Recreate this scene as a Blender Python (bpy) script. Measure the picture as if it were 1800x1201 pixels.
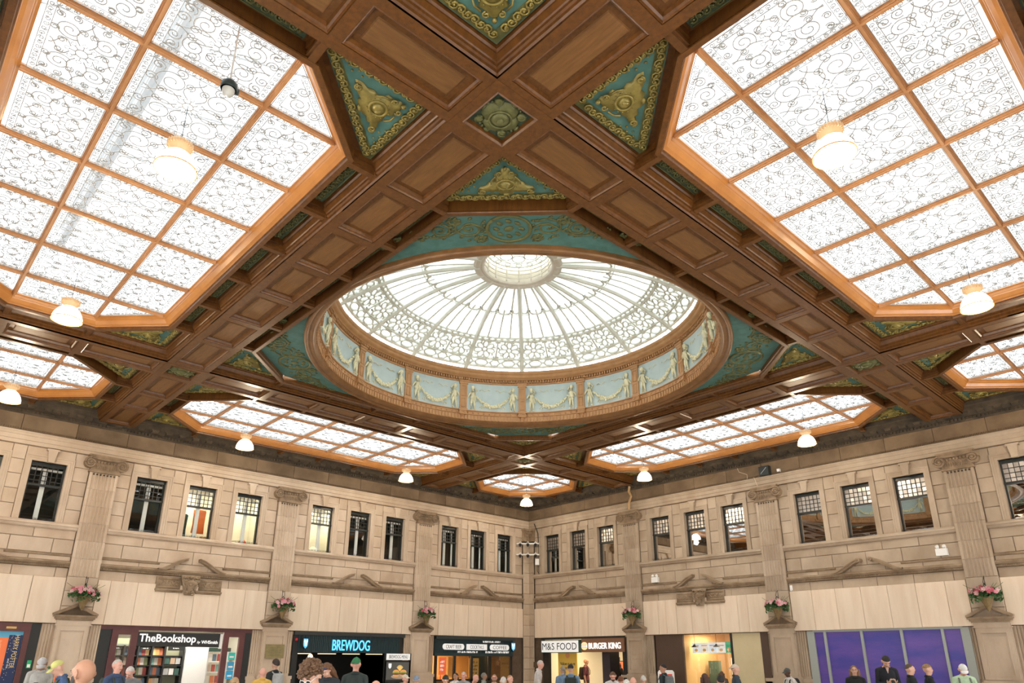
import bpy, bmesh, math, random
import numpy as np
from mathutils import Matrix, Vector
random.seed(7)
PI = math.pi
for o in list(bpy.data.objects):
    bpy.data.objects.remove(o, do_unlink=True)
SC = bpy.context.scene
COL = SC.collection

# ------------------------------------------------------------------ camera
F_PX = 1227.88
YAW, PITCH, ROLL = .8224, .3412, .0037
CAM = Vector((-10.962, -11.600, 1.75))
_f = Vector((math.cos(YAW)*math.cos(PITCH), math.sin(YAW)*math.cos(PITCH), math.sin(PITCH)))
_r0 = Vector((math.sin(YAW), -math.cos(YAW), 0))
_u0 = _r0.cross(_f)
_r = _r0*math.cos(ROLL)+_u0*math.sin(ROLL)
_u = -_r0*math.sin(ROLL)+_u0*math.cos(ROLL)
cd = bpy.data.cameras.new('camera')
cd.sensor_width = 36.0
cd.lens = F_PX*36/1800
cd.shift_x = -0.245/1800
cd.shift_y = 124.225/1800
cd.clip_start = .05
cam = bpy.data.objects.new('camera', cd)
COL.objects.link(cam)
mw = Matrix.Identity(4)
for i in range(3):
    mw[i][0] = _r[i]; mw[i][1] = _u[i]; mw[i][2] = -_f[i]; mw[i][3] = CAM[i]
cam.matrix_world = mw
SC.camera = cam

# ------------------------------------------------------------------ sky, daylight, exposure
SKY = 11.5
w = bpy.data.worlds.new('overcast_sky'); SC.world = w
w.use_nodes = True
bg = w.node_tree.nodes['Background']
bg.inputs[0].default_value = (.95, .98, 1.0, 1)
bg.inputs[1].default_value = SKY
SC.view_settings.view_transform = 'Standard'
SC.view_settings.look = 'None'
SC.view_settings.gamma = 1.0
SC.view_settings.use_curve_mapping = False
SC.view_settings.exposure = 0.18
LAMP_W = 125.0          # pendant lamps of the hall

H = 8.533               # soffit of the main ceiling beams
HB = H+.10              # underside of the skylight frames and brackets
HR = H+.35              # recessed ceiling between beams and skylight frames
HG = H+.36              # glass of the flat skylights
GX, GY, GCH = 1.82, 4.795, 1.07     # half sizes and chamfer of the big skylights
BC = 9.04               # centre line of the side bays

def portal(loc, sx, sy):
    ld = bpy.data.lights.new('sky_portal', 'AREA')
    ld.shape = 'RECTANGLE'; ld.size = sx; ld.size_y = sy
    ld.cycles.is_portal = True
    o = bpy.data.objects.new('sky_portal', ld); COL.objects.link(o)
    o.location = loc
for sx in (-1, 0, 1):
    for sy in (-1, 0, 1):
        if sx == 0 and sy == 0:
            portal((0, 0, H+2.4), 9.2, 9.2)
        else:
            portal((sx*BC, sy*BC, HG+.12), 2*(GX if sx else GY), 2*(GX if sy else GY))

# ------------------------------------------------------------------ helpers
def I4(): return Matrix.Identity(4)
def T(x, y, z): return Matrix.Translation((x, y, z))
def RZ(a): return Matrix.Rotation(a, 4, 'Z')
def RX(a): return Matrix.Rotation(a, 4, 'X')
def RY(a): return Matrix.Rotation(a, 4, 'Y')
def SCL(x, y, z): return Matrix.Diagonal((x, y, z, 1))

class MB:
    """collects faces; build() links them as ONE mesh object"""
    def __init__(s): s.v = []; s.f = []; s.m = []
    def add(s, vs, fs, m=0, M=None):
        b = len(s.v)
        if M is not None: vs = [tuple(M @ Vector(p)) for p in vs]
        s.v.extend(vs)
        for f in fs: s.f.append([b+i for i in f]); s.m.append(m)
        return s
    def box(s, x0, x1, y0, y1, z0, z1, m=0, M=None):
        return s.add([(x0,y0,z0),(x1,y0,z0),(x1,y1,z0),(x0,y1,z0),(x0,y0,z1),(x1,y0,z1),(x1,y1,z1),(x0,y1,z1)],
                     [(0,3,2,1),(4,5,6,7),(0,1,5,4),(1,2,6,5),(2,3,7,6),(3,0,4,7)], m, M)
    def slab(s, x0, x1, z0, z1, y0, y1, c=.012, m=0):
        """block whose front (-y side, at y0) is chamfered"""
        return s.add([(x0,y0+c,z0),(x1,y0+c,z0),(x1,y0+c,z1),(x0,y0+c,z1),(x0+c,y0,z0+c),(x1-c,y0,z0+c),(x1-c,y0,z1-c),(x0+c,y0,z1-c),
                      (x0,y1,z0),(x1,y1,z0),(x1,y1,z1),(x0,y1,z1)],
                     [(4,5,6,7),(0,1,5,4),(1,2,6,5),(2,3,7,6),(3,0,4,7),(0,8,9,1),(1,9,10,2),(2,10,11,3),(3,11,8,0)], m)
    def ext(s, poly, d0, d1, axes=(0, 2, 1), m=0, M=None, caps=True):
        """polygon (a,b) extruded along the third axis"""
        n = len(poly); vs = []
        for d in (d0, d1):
            for a, b in poly:
                p = [0, 0, 0]; p[axes[0]] = a; p[axes[1]] = b; p[axes[2]] = d; vs.append(tuple(p))
        fs = [(i, (i+1) % n, n+(i+1) % n, n+i) for i in range(n)]
        if caps: fs += [tuple(range(n)), tuple(range(2*n-1, n-1, -1))]
        return s.add(vs, fs, m, M)
    def tube(s, pts, r, n=6, m=0, closed=False, caps=True, M=None, up=(0, 0, 1), flat=1.0, a0=0.0):
        P = [Vector(p) for p in pts]; k = len(P); vs = []
        rr = r if hasattr(r, '__len__') else [r]*k
        U = Vector(up)
        for i in range(k):
            if closed: t = P[(i+1) % k]-P[i-1]
            else: t = P[min(i+1, k-1)]-P[max(i-1, 0)]
            if t.length < 1e-9: t = Vector((0, 0, 1))
            t.normalize()
            a = t.cross(U)
            if a.length < 1e-4: a = t.cross(Vector((1, 0, 0)))
            a.normalize(); b = a.cross(t)
            for j in range(n):
                q = 2*PI*(j+.5)/n+a0
                vs.append(tuple(P[i]+a*(math.cos(q)*rr[i])+b*(math.sin(q)*rr[i]*flat)))
        fs = []
        for i in range(k if closed else k-1):
            i2 = (i+1) % k
            for j in range(n): fs.append((i*n+j, i*n+(j+1) % n, i2*n+(j+1) % n, i2*n+j))
        if caps and not closed: fs += [tuple(range(n-1, -1, -1)), tuple(range((k-1)*n, k*n))]
        return s.add(vs, fs, m, M)
    def lathe(s, prof, n=24, a0=0, a1=2*PI, m=0, M=None, cap0=False, cap1=False):
        full = abs(a1-a0-2*PI) < 1e-6; c = n if full else n+1; vs = []
        for r, z in prof:
            for j in range(c):
                q = a0+(a1-a0)*j/n; vs.append((r*math.cos(q), r*math.sin(q), z))
        fs = []
        for i in range(len(prof)-1):
            for j in range(n):
                j2 = (j+1) % c; fs.append((i*c+j, i*c+j2, (i+1)*c+j2, (i+1)*c+j))
        if cap0: fs.append(tuple(range(c-1, -1, -1)))
        if cap1: fs.append(tuple(range((len(prof)-1)*c, len(prof)*c)))
        return s.add(vs, fs, m, M)
    def blob(s, c, rad, n=8, k=5, m=0, M=None):
        vs = [(c[0], c[1], c[2]-rad[2])]
        for i in range(1, k):
            a = -PI/2+PI*i/k
            for j in range(n):
                q = 2*PI*j/n
                vs.append((c[0]+rad[0]*math.cos(a)*math.cos(q), c[1]+rad[1]*math.cos(a)*math.sin(q), c[2]+rad[2]*math.sin(a)))
        vs.append((c[0], c[1], c[2]+rad[2])); L = len(vs)-1; fs = []
        for j in range(n):
            fs.append((0, 1+(j+1) % n, 1+j)); fs.append((L, L-n+j, L-n+(j+1) % n))
        for i in range(k-2):
            for j in range(n):
                fs.append((1+i*n+j, 1+i*n+(j+1) % n, 1+(i+1)*n+(j+1) % n, 1+(i+1)*n+j))
        return s.add(vs, fs, m, M)
    def ringpath(s, prof, path, m=0, closed=True):
        """prof: list of functions offset->loop ; path: list of loops (equal length) joined in sequence"""
        n = len(path[0]); b = []
        for lp in path: b += list(lp)
        fs = []
        for i in range(len(path)-1):
            for j in range(n if closed else n-1):
                j2 = (j+1) % n; fs.append((i*n+j, i*n+j2, (i+1)*n+j2, (i+1)*n+j))
        return s.add(b, fs, m)
    def mesh(s, name, mats=(), smooth=False, fix=True):
        me = bpy.data.meshes.new(name)
        me.from_pydata(s.v, [], s.f)
        for mt in mats: me.materials.append(mt)
        if any(s.m): me.polygons.foreach_set('material_index', s.m)
        if fix:
            bm = bmesh.new(); bm.from_mesh(me); bmesh.ops.recalc_face_normals(bm, faces=bm.faces); bm.to_mesh(me); bm.free()
        if smooth: me.polygons.foreach_set('use_smooth', [True]*len(me.polygons))
        me.update()
        return me
    def build(s, name, mats, parent=None, M=None, smooth=False, fix=True):
        if not isinstance(mats, (list, tuple)): mats = [mats]
        return inst(s.mesh(name, mats, smooth, fix), name, parent, M)

def inst(me, name, parent=None, M=None):
    o = bpy.data.objects.new(name, me); COL.objects.link(o)
    if parent is not None: o.parent = parent
    if M is not None: o.matrix_basis = M
    return o
def tag(o, label=None, cat=None, group=None, kind=None):
    if label: o['label'] = label
    if cat: o['category'] = cat
    if group: o['group'] = group
    if kind: o['kind'] = kind
    return o
def thing(name, label, cat, M=None, group=None, kind=None):
    o = bpy.data.objects.new(name, None); COL.objects.link(o)
    o.empty_display_size = .1
    if M is not None: o.matrix_basis = M
    return tag(o, label, cat, group, kind)

# ------------------------------------------------------------------ materials
def mat(name, col, rough=.6, col2=None, scale=3., metal=0., bump=0., stretch=(1, 1, 1), emit=None, estr=0., rnd=0., detail=6., spec=.5, fine=0., c0=.35, c1=.68):
    m = bpy.data.materials.new(name); m.use_nodes = True
    nt = m.node_tree; N = nt.nodes; Lk = nt.links
    b = N['Principled BSDF']
    b.inputs['Base Color'].default_value = (*col, 1); b.inputs['Roughness'].default_value = rough
    b.inputs['Metallic'].default_value = metal
    b.inputs['Specular IOR Level'].default_value = spec
    out = None
    if col2 is not None or bump or fine:
        tc = N.new('ShaderNodeTexCoord'); mp = N.new('ShaderNodeMapping'); mp.inputs['Scale'].default_value = stretch
        Lk.new(tc.outputs['Object'], mp.inputs[0])
        oi = N.new('ShaderNodeObjectInfo')
        ad = N.new('ShaderNodeVectorMath'); ad.operation = 'MULTIPLY_ADD'
        cx = N.new('ShaderNodeCombineXYZ')
        for i in range(3): Lk.new(oi.outputs['Random'], cx.inputs[i])
        ad.inputs[1].default_value = (17., 23., 31.)
        Lk.new(cx.outputs[0], ad.inputs[0]); Lk.new(mp.outputs[0], ad.inputs[2])
        nz = N.new('ShaderNodeTexNoise'); nz.inputs['Scale'].default_value = scale; nz.inputs['Detail'].default_value = detail
        nz.inputs['Roughness'].default_value = .6
        Lk.new(ad.outputs[0], nz.inputs['Vector'])
        if col2 is not None:
            cr = N.new('ShaderNodeValToRGB')
            cr.color_ramp.elements[0].color = (*col, 1); cr.color_ramp.elements[1].color = (*col2, 1)
            cr.color_ramp.elements[0].position = c0; cr.color_ramp.elements[1].position = c1
            Lk.new(nz.outputs[0], cr.inputs[0]); out = cr.outputs[0]
        if bump:
            nb = N.new('ShaderNodeTexNoise'); nb.inputs['Scale'].default_value = scale*9; nb.inputs['Detail'].default_value = 4
            Lk.new(ad.outputs[0], nb.inputs['Vector'])
            bp = N.new('ShaderNodeBump'); bp.inputs['Strength'].default_value = bump; bp.inputs['Distance'].default_value = .02
            Lk.new(nb.outputs[0], bp.inputs['Height']); Lk.new(bp.outputs[0], b.inputs['Normal'])
        if rnd:
            hs = N.new('ShaderNodeHueSaturation')
            mr = N.new('ShaderNodeMapRange'); mr.inputs[3].default_value = 1-rnd; mr.inputs[4].default_value = 1+rnd
            Lk.new(oi.outputs['Random'], mr.inputs[0]); Lk.new(mr.outputs[0], hs.inputs['Value'])
            if out is None: hs.inputs['Color'].default_value = (*col, 1)
            else: Lk.new(out, hs.inputs['Color'])
            out = hs.outputs[0]
        if out is not None: Lk.new(out, b.inputs['Base Color'])
    if emit is not None:
        b.inputs['Emission Color'].default_value = (*emit, 1); b.inputs['Emission Strength'].default_value = estr
    return m

def glass_mat(name, tint, refl, rough=.02, rcol=(1, 1, 1), haze=0.):
    m = bpy.data.materials.new(name); m.use_nodes = True
    nt = m.node_tree; N = nt.nodes; N.remove(N['Principled BSDF'])
    t = N.new('ShaderNodeBsdfTransparent'); t.inputs[0].default_value = (*tint, 1)
    g = N.new('ShaderNodeBsdfGlossy'); g.inputs['Roughness'].default_value = rough; g.inputs[0].default_value = (*rcol, 1)
    mx = N.new('ShaderNodeMixShader'); mx.inputs[0].default_value = refl
    nt.links.new(t.outputs[0], mx.inputs[1]); nt.links.new(g.outputs[0], mx.inputs[2])
    top = mx.outputs[0]
    if haze:            # obscured glass scatters part of the daylight
        tl = N.new('ShaderNodeBsdfTranslucent'); tl.inputs[0].default_value = (.80, .82, .82, 1)
        m2 = N.new('ShaderNodeMixShader'); m2.inputs[0].default_value = haze
        nt.links.new(top, m2.inputs[1]); nt.links.new(tl.outputs[0], m2.inputs[2]); top = m2.outputs[0]
    nt.links.new(top, N['Material Output'].inputs[0])
    return m

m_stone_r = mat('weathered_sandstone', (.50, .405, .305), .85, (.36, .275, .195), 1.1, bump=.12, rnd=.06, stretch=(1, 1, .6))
m_stone = mat('sandstone', (.64, .525, .405), .85, (.48, .365, .26), 1.1, bump=.12, rnd=.05, stretch=(1, 1, .6))
m_core = mat('mortar_core', (.13, .09, .06), .95, (.09, .06, .04), 6)
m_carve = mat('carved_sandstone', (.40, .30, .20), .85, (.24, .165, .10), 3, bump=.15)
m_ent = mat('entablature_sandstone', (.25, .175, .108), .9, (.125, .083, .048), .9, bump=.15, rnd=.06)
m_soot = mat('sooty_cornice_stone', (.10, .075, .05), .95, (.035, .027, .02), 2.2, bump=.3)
m_clad = mat('sawn_sandstone_cladding', (.80, .675, .53), .8, (.73, .585, .44), 1.6, rnd=.045, stretch=(3, 1, .35), detail=3)
m_wood = mat('mahogany', (.148, .058, .0125), .32, (.080, .030, .0060), 2.5, bump=.05, stretch=(6, 6, 1))
m_panel = mat('mahogany_panel', (.195, .092, .027), .5, (.138, .062, .017), 3, bump=.05, stretch=(1, 7, 1), rnd=.07)
m_gilt = mat('varnished_gold_moulding', (.50, .215, .052), .3, (.41, .165, .038), 3, bump=.03, spec=.7)
m_bar = mat('varnished_glazing_bar', (.58, .30, .13), .35, (.48, .23, .09), 5)
m_teal = mat('teal_paint', (.085, .21, .185), .7, (.055, .145, .125), 5)
m_green = mat('dark_green_paint', (.05, .085, .05), .7, (.03, .055, .035), 8)
m_gold = mat('old_gold_paint', (.34, .28, .075), .36, (.21, .175, .05), 14, metal=.3)
m_goldd = mat('greened_gold_paint', (.145, .15, .05), .5, (.085, .095, .035), 14, metal=.2)
m_blue = mat('pale_blue_frieze_paint', (.46, .555, .555), .7, (.40, .50, .50), 3)
m_cap = mat('weathered_capital_stone', (.36, .26, .17), .85, (.20, .14, .085), 4, bump=.2)
m_cream = mat('cream_relief_paint', (.74, .71, .50), .55, (.62, .59, .37), 12)
m_drum = mat('drum_woodwork', (.46, .25, .105), .42, (.36, .185, .072), 4)
m_ring = mat('dark_ring_woodwork', (.24, .115, .040), .35, (.16, .075, .024), 4)
m_white = mat('dome_ironwork_paint', (.78, .80, .72), .55, (.68, .70, .62), 5)
m_lant = mat('lantern_paint', (.66, .62, .52), .55, (.58, .54, .44), 5)
m_grille = mat('grille_paint', (.40, .40, .39), .6)
m_truss = mat('roof_steel', (.62, .64, .64), .7, (.55, .57, .57), 4)
m_pane = glass_mat('skylight_glass', (.43, .44, .445), .03, .12, haze=.08)
m_dpane = glass_mat('dome_glass', (.18, .19, .19), .02, .15, haze=.03)
m_winR = glass_mat('mirror_film_glass', (.30, .34, .34), .62, .012, (.98, .96, .93))
m_winF = glass_mat('frosted_reflective_panes', (.35, .36, .36), .72, .30, (.97, .93, .90))
m_winL = glass_mat('office_glass', (.96, .98, .97), .05, .01)
m_shopg = glass_mat('shop_glass', (.88, .9, .9), .06, .01)
m_sash = mat('black_green_sash', (.016, .021, .020), .4)
m_uwhite = mat('white_upvc', (.78, .78, .78), .4)
m_black = mat('black_paint', (.012, .013, .013), .5)
m_iron = mat('black_iron', (.02, .02, .022), .45)
m_floor = mat('terrazzo_floor', (.46, .41, .36), .45, (.40, .35, .30), 2)
m_cable = mat('black_cable', (.015, .015, .015), .6)
m_wcab = mat('cream_conduit', (.62, .50, .36), .6)
def flat(name, col, rough=.6, **k): return mat(name, col, rough, **k)
def lit(name, col, s): return mat(name, tuple(c*.6 for c in col), .5, emit=col, estr=s)
# ================================================================== ceiling
def octo(hx, hy, c, e, z, cx=0, cy=0):
    k = (math.sqrt(2)-1)*e
    X, Y = hx+e, hy+e
    a, b = hx-c+k, hy-c+k
    return [(cx+X, cy-b, z), (cx+X, cy+b, z), (cx+a, cy+Y, z), (cx-a, cy+Y, z), (cx-X, cy+b, z), (cx-X, cy-b, z), (cx-a, cy-Y, z), (cx+a, cy-Y, z)]

BAYS = []   # (cx, cy, glass half x, glass half y, boundary half x, boundary half y)
for sx in (-1, 0, 1):
    for sy in (-1, 0, 1):
        if sx or sy:
            BAYS.append((sx*BC, sy*BC, GX if sx else GY, GX if sy else GY, 2.54 if sx else 5.5, 2.54 if sy else 5.5))
DOME_HX = 5.05     # octagon of the dome bay
DOME_CH = 1.33

cb = MB()
def plate(cx, cy, hx, hy, c, e, bx, by, z):
    o = octo(hx, hy, c, e, z, cx, cy)
    k = [(cx+bx, o[0][1]), (cx+bx, o[1][1]), (o[2][0], cy+by), (o[3][0], cy+by), (cx-bx, o[4][1]), (cx-bx, o[5][1]), (o[6][0], cy-by), (o[7][0], cy-by)]
    k = [(p[0], p[1], z) for p in k]
    cor = [(cx+bx, cy+by, z), (cx-bx, cy+by, z), (cx-bx, cy-by, z), (cx+bx, cy-by, z)]
    for i in range(4):
        a, b = 2*i, 2*i+1
        cb.add([o[a], o[b], k[b], k[a]], [(0, 1, 2, 3)])
        a2 = (2*i+2) % 8
        cb.add([o[b], o[a2], k[a2], cor[i], k[b]], [(0, 1, 2, 3, 4)])
for (cx, cy, gx, gy, bx, by) in BAYS:
    plate(cx, cy, gx, gy, GCH, .02, bx+.15, by+.15, HR)
plate(0, 0, DOME_HX, DOME_HX, DOME_CH, .0, 5.65, 5.65, HR)
# flat border between the outer bays and the walls (over the cornices, and behind the viewer)
for s in (-1, 1):
    y0, y1 = (11.5, 12.9) if s > 0 else (-13.9, -11.5)
    cb.box(-13.9, 12.9, y0, y1, HR-.02, HR+.3)
    cb.box(y0, y1, -11.6, 11.6, HR-.02, HR+.3)
ceiling = cb.build('ceiling', m_wood)
tag(ceiling, 'coffered mahogany ceiling of crossing beams with teal and gold panels', 'ceiling', kind='structure')

# ---- panels sunk into the beam soffits
_pc = {}
def panel_mesh(l, wd):
    key = (round(l, 3), round(wd, 3))
    if key in _pc: return _pc[key]
    mb = MB(); hl, hw = l/2, wd/2
    def loop(i, z): return [(-hl+i, -hw+i, z), (hl-i, -hw+i, z), (hl-i, hw-i, z), (-hl+i, hw-i, z)]
    L = [loop(0, .0), loop(.018, -.012), loop(.03, .012), (loop(.055, .03)), loop(.075, .085), loop(.15, .085), loop(.165, .055), loop(.18, .052)]
    mb.ringpath(None, L[:6], 0); mb.ringpath(None, L[5:], 1)
    mb.add(L[-1], [(0, 1, 2, 3)], 1)
    _pc[key] = mb.mesh('panel', [m_wood, m_panel]); return _pc[key]
SIDE = [(.5, H), (.5, H+.035), (.525, H+.055), (.525, H+.105), (.55, H+.12), (.55, H+.165), (.565, H+.18), (.60, H+.25), (.60, H+.275), (.625, H+.295), (.64, HR+.03), (.46, HR+.03)]
def beam(p0, p1, bars, M):
    mb = MB()
    mb.box(p0, p1, -.5, .5, H+.088, HR+.25)
    for s in (-1, 1):
        mb.box(p0, p1, s*.5, s*.35, H, H+.09)
        mb.ext([(s*a, b) for a, b in SIDE], p0, p1, axes=(1, 2, 0))
    e = [p0]+[0]*0
    edges = [(p0-.05, p0+.10)]+[(b-.085, b+.085) for b in bars]+[(p1-.10, p1+.05)]
    for a, b in edges: mb.box(max(a, p0), min(b, p1), -.35, .35, H, H+.09)
    bo = mb.build('beam', m_wood, ceiling, M)
    for i in range(len(edges)-1):
        a, b = edges[i][1], edges[i+1][0]
        inst(panel_mesh(b-a, .70), 'panel', bo, T((a+b)/2, 0, H+.012))
MIDB = [-3.72, -2.232, -.744, .744, 2.232, 3.72]
ENDB = [8.27, 9.80]
for s in (-1, 1):
    for ax in (0, 1):
        M = T(0, s*6, 0) if ax == 0 else T(s*6, 0, 0) @ RZ(PI/2)
        beam(-5.5, 5.5, MIDB, M)
        beam(6.5, 11.62, ENDB, M)
        beam(-11.62, -6.5, [-b for b in ENDB[::-1]], M)

# ---- gilded ornaments shared by many panels
def scroll(cx, cy, r0, r1, a0, turns, n=28, z=0.):
    return [(cx+(r0+(r1-r0)*i/n)*math.cos(a0+turns*2*PI*i/n), cy+(r0+(r1-r0)*i/n)*math.sin(a0+turns*2*PI*i/n), z) for i in range(n+1)]
def cartouche(mb, M, m=0, sz=1.0):
    """shield with scrolled ears, oval medallion and beads; points to -y, relief towards -z"""
    out = [(0, -.30), (.055, -.27), (.07, -.22), (.10, -.19), (.16, -.15), (.13, -.09), (.17, -.03), (.24, .0), (.27, .06), (.36, .10), (.40, .17), (.33, .19), (.27, .16), (.24, .20), (.14, .18), (.09, .23)]
    out = out+[(-x, y) for x, y in out[::-1][:-1]]
    out = [(x*sz, y*sz) for x, y in out]
    n = len(out); inn = [(x*.86, y*.86+.0*sz) for x, y in out]
    vs = [(x, y, 0) for x, y in out]+[(x, y, -.045*sz) for x, y in inn]
    mb.add(vs, [(i, (i+1) % n, n+(i+1) % n, n+i) for i in range(n)]+[tuple(range(n, 2*n))], m, M)
    ov = [(.115*sz*math.cos(2*PI*i/16), .0+.10*sz*math.sin(2*PI*i/16), -.05*sz) for i in range(16)]
    mb.tube(ov, .018*sz, 5, m, True, M=M)
    mb.blob((0, 0, -.045*sz), (.085*sz, .072*sz, .045*sz), 10, 5, m, M)
    mb.blob((.02*sz, .01*sz, -.075*sz), (.03*sz, .05*sz, .025*sz), 6, 4, m, M)
    for i in range(14):
        q = 2*PI*i/14; mb.blob((.15*sz*math.cos(q), .13*sz*math.sin(q), -.048*sz), (.011*sz,)*3, 5, 3, m, M)
    for s in (-1, 1):
        mb.tube([(p[0], p[1], -.05*sz) for p in scroll(s*.33*sz, .145*sz, .05*sz, .012*sz, 0 if s > 0 else PI, s*1.4, 14)], .015*sz, 4, m, M=M)
        mb.tube([(p[0], p[1], -.045*sz) for p in scroll(s*.08*sz, -.22*sz, .04*sz, .01*sz, PI/2, -s*1.2, 12)], .013*sz, 4, m, M=M)
        mb.tube([(s*.2*sz, -.02*sz, -.05*sz), (s*.19*sz, -.10*sz, -.055*sz), (s*.13*sz, -.17*sz, -.05*sz)], .013*sz, 4, m, M=M)
    mb.blob((0, -.30*sz, -.03*sz), (.03*sz, .035*sz, .03*sz), 6, 4, m, M)
    mb.blob((0, .22*sz, -.03*sz), (.05*sz, .03*sz, .03*sz), 6, 4, m, M)
def border(mb, a, b, wd, m=0, step=.10):
    """row of curled leaves along a->b in the z=0 plane (relief towards -z)"""
    a = Vector(a); b = Vector(b); d = b-a; n = max(2, int(d.length/step)); d.normalize(); p = Vector((-d.y, d.x, 0))
    for i in range(n):
        c = a+(b-a)*((i+.5)/n)
        s = 1 if i % 2 else -1
        pts = [tuple(c+d*(q[0])+p*(s*q[1])+Vector((0, 0, -.02))) for q in scroll(0, 0, wd*.46, wd*.14, .3, 1.15, 9)]
        mb.tube(pts, wd*.11, 4, m)
        mb.blob(tuple(c+Vector((0, 0, -.025))), (wd*.17, wd*.17, .022), 6, 3, m)
        mb.blob(tuple(c+d*(step*.48)+p*(s*wd*.2)+Vector((0, 0, -.018))), (wd*.2, wd*.12, .02), 5, 3, m)

def tri_panel_meshes(lg):
    """right-angled triangle, right angle at the origin, legs along +x and +y; seen from below"""
    t = MB(); t.ext([(0, 0), (lg, 0), (0, lg)], 0, .03, axes=(0, 1, 2))
    base = t.mesh('corner_panel', [m_teal])
    g = MB(); i = .09; h = lg-i*(2+math.sqrt(2)) + i
    border(g, (i, i+.02, 0), (lg-2.4*i-.06, i, 0), .14, 0, .098); border(g, (i, i+.12, 0), (i, lg-2.4*i-.06, 0), .14, 0, .098)
    q = lg-.10
    border(g, (q-.10, .0+i, 0), (.0+i, q-.10, 0), .14, 0, .098)
    k = lg*.315
    M = T(k, k, -.005) @ RZ(-PI/4) @ RZ(PI/2+PI/2-PI/2)
    # shield points to the right angle (direction (-1,-1))
    M = T(k, k, -.005) @ RZ(-PI/4) if False else T(k*.98, k*.98, -.005) @ RZ(math.atan2(-1, -1)+PI/2)
    cartouche(g, M, 0, lg*.70)
    for s in (0, 1):
        for j in range(5):
            c = (lg*(.52+.045*j), lg*(.10+.035*(j % 2)), -.01); c = c if s == 0 else (c[1], c[0], c[2])
            g.blob(c, (.02, .02, .012), 5, 3)
    w9 = .155; e9 = lg-w9*(1+math.sqrt(2))
    o9 = [(.012, .012), (lg-.03, .012), (.012, lg-.03)]; i9 = [(w9, w9), (e9, w9), (w9, e9)]
    for a9 in range(3):
        b9 = (a9+1) % 3
        g.add([(*o9[a9], -.004), (*o9[b9], -.004), (*i9[b9], -.004), (*i9[a9], -.004)], [(0, 1, 2, 3)], 1)
    orn = g.mesh('gilt_ornament', [m_gold, m_goldd], smooth=True)
    return base, orn
TRI_L = 1.66
tri_base, tri_orn = tri_panel_meshes(TRI_L)
tri_orn_d = tri_orn.copy(); tri_orn_d.materials.clear(); tri_orn_d.materials.append(m_goldd)
def strip_mesh(l, wd):
    t = MB(); t.box(-l/2, l/2, -wd/2, wd/2, 0, .03)
    g = MB(); border(g, (-l/2+.05, 0, 0), (l/2-.05, 0, 0), wd*.55, 0, .085)
    for s in (-1, 1): g.tube([(-l/2+.02, s*(wd/2-.02), -.006), (l/2-.02, s*(wd/2-.02), -.006)], .010, 4)
    return t.mesh('strip_panel', [m_green]), g.mesh('leaf_relief', [m_goldd], smooth=True)
_sc = {}
def strip(l, wd, M):
    k = (round(l, 2), round(wd, 2))
    if k not in _sc: _sc[k] = strip_mesh(l, wd)
    o = inst(_sc[k][0], 'strip_panel', ceiling, M); inst(_sc[k][1], 'leaf_relief', o, T(0, 0, -.001))
def bracket_mesh(l):
    mb = MB(); mb.box(0, l, -.05, .05, HB-HR+.006, .01); mb.box(0, l, -.075, .075, HB-HR+.05, HB-HR+.10); mb.box(0, l, -.09, .09, -.10, .01)
    mb.box(l-.05, l, -.085, .085, HB-HR-.01, .012)
    return mb.mesh('bracket', [m_wood])
br1 = bracket_mesh(.44)
ZP = HR-.035
def dress_bay(cx, cy, gx, gy, bx, by, fe, tri_o):
    """brackets, strip panels and corner triangles between the beams and an octagonal frame (outer edge offset fe)"""
    for (ax, half, bound, g) in ((0, bx, by, gy), (1, by, bx, gx)):
        # sides running along axis ax at +-bound on the other axis
        bars = {5.5: MIDB, 2.54: [-.765, .765]}[half]
        for s in (-1, 1):
            wid = bound-.12-(g+fe)
            off = (g+fe+bound-.12)/2
            ps = list(bars)
            for b in ps:
                M = T(cx, cy, HR) @ (RZ(0) if ax == 0 else RZ(-PI/2))
                if ax == 0: MM = T(cx+b, cy+s*(g+fe-.006), HR) @ RZ(s*PI/2)
                else: MM = T(cx+s*(g+fe-.006), cy+b, HR) @ RZ(0 if s > 0 else PI)
                inst(br1, 'bracket', ceiling, MM)
            for b0, b1 in zip(ps[:-1], ps[1:]):
                m = (b0+b1)/2; l = b1-b0-.30
                MM = T(cx+m, cy+s*off, ZP) if ax == 0 else T(cx+s*off, cy+m, ZP) @ RZ(PI/2)
                strip(l, min(.24, wid-.06), MM)
    for i, (sx, sy) in enumerate(((1, 1), (-1, 1), (-1, -1), (1, -1))):
        ang = {(1, 1): PI, (-1, 1): -PI/2, (-1, -1): 0, (1, -1): PI/2}[(sx, sy)]
        MM = T(cx+sx*(bx-.16), cy+sy*(by-.16), ZP) @ RZ(ang)
        o = inst(tri_base, 'corner_panel', ceiling, MM); inst(tri_o, 'gilt_ornament', o, T(0, 0, -.002))
for (cx, cy, gx, gy, bx, by) in BAYS:
    dress_bay(cx, cy, gx, gy, bx, by, .28, tri_orn)
dress_bay(0, 0, DOME_HX, DOME_HX, 5.5, 5.5, .12, tri_orn)

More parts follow.
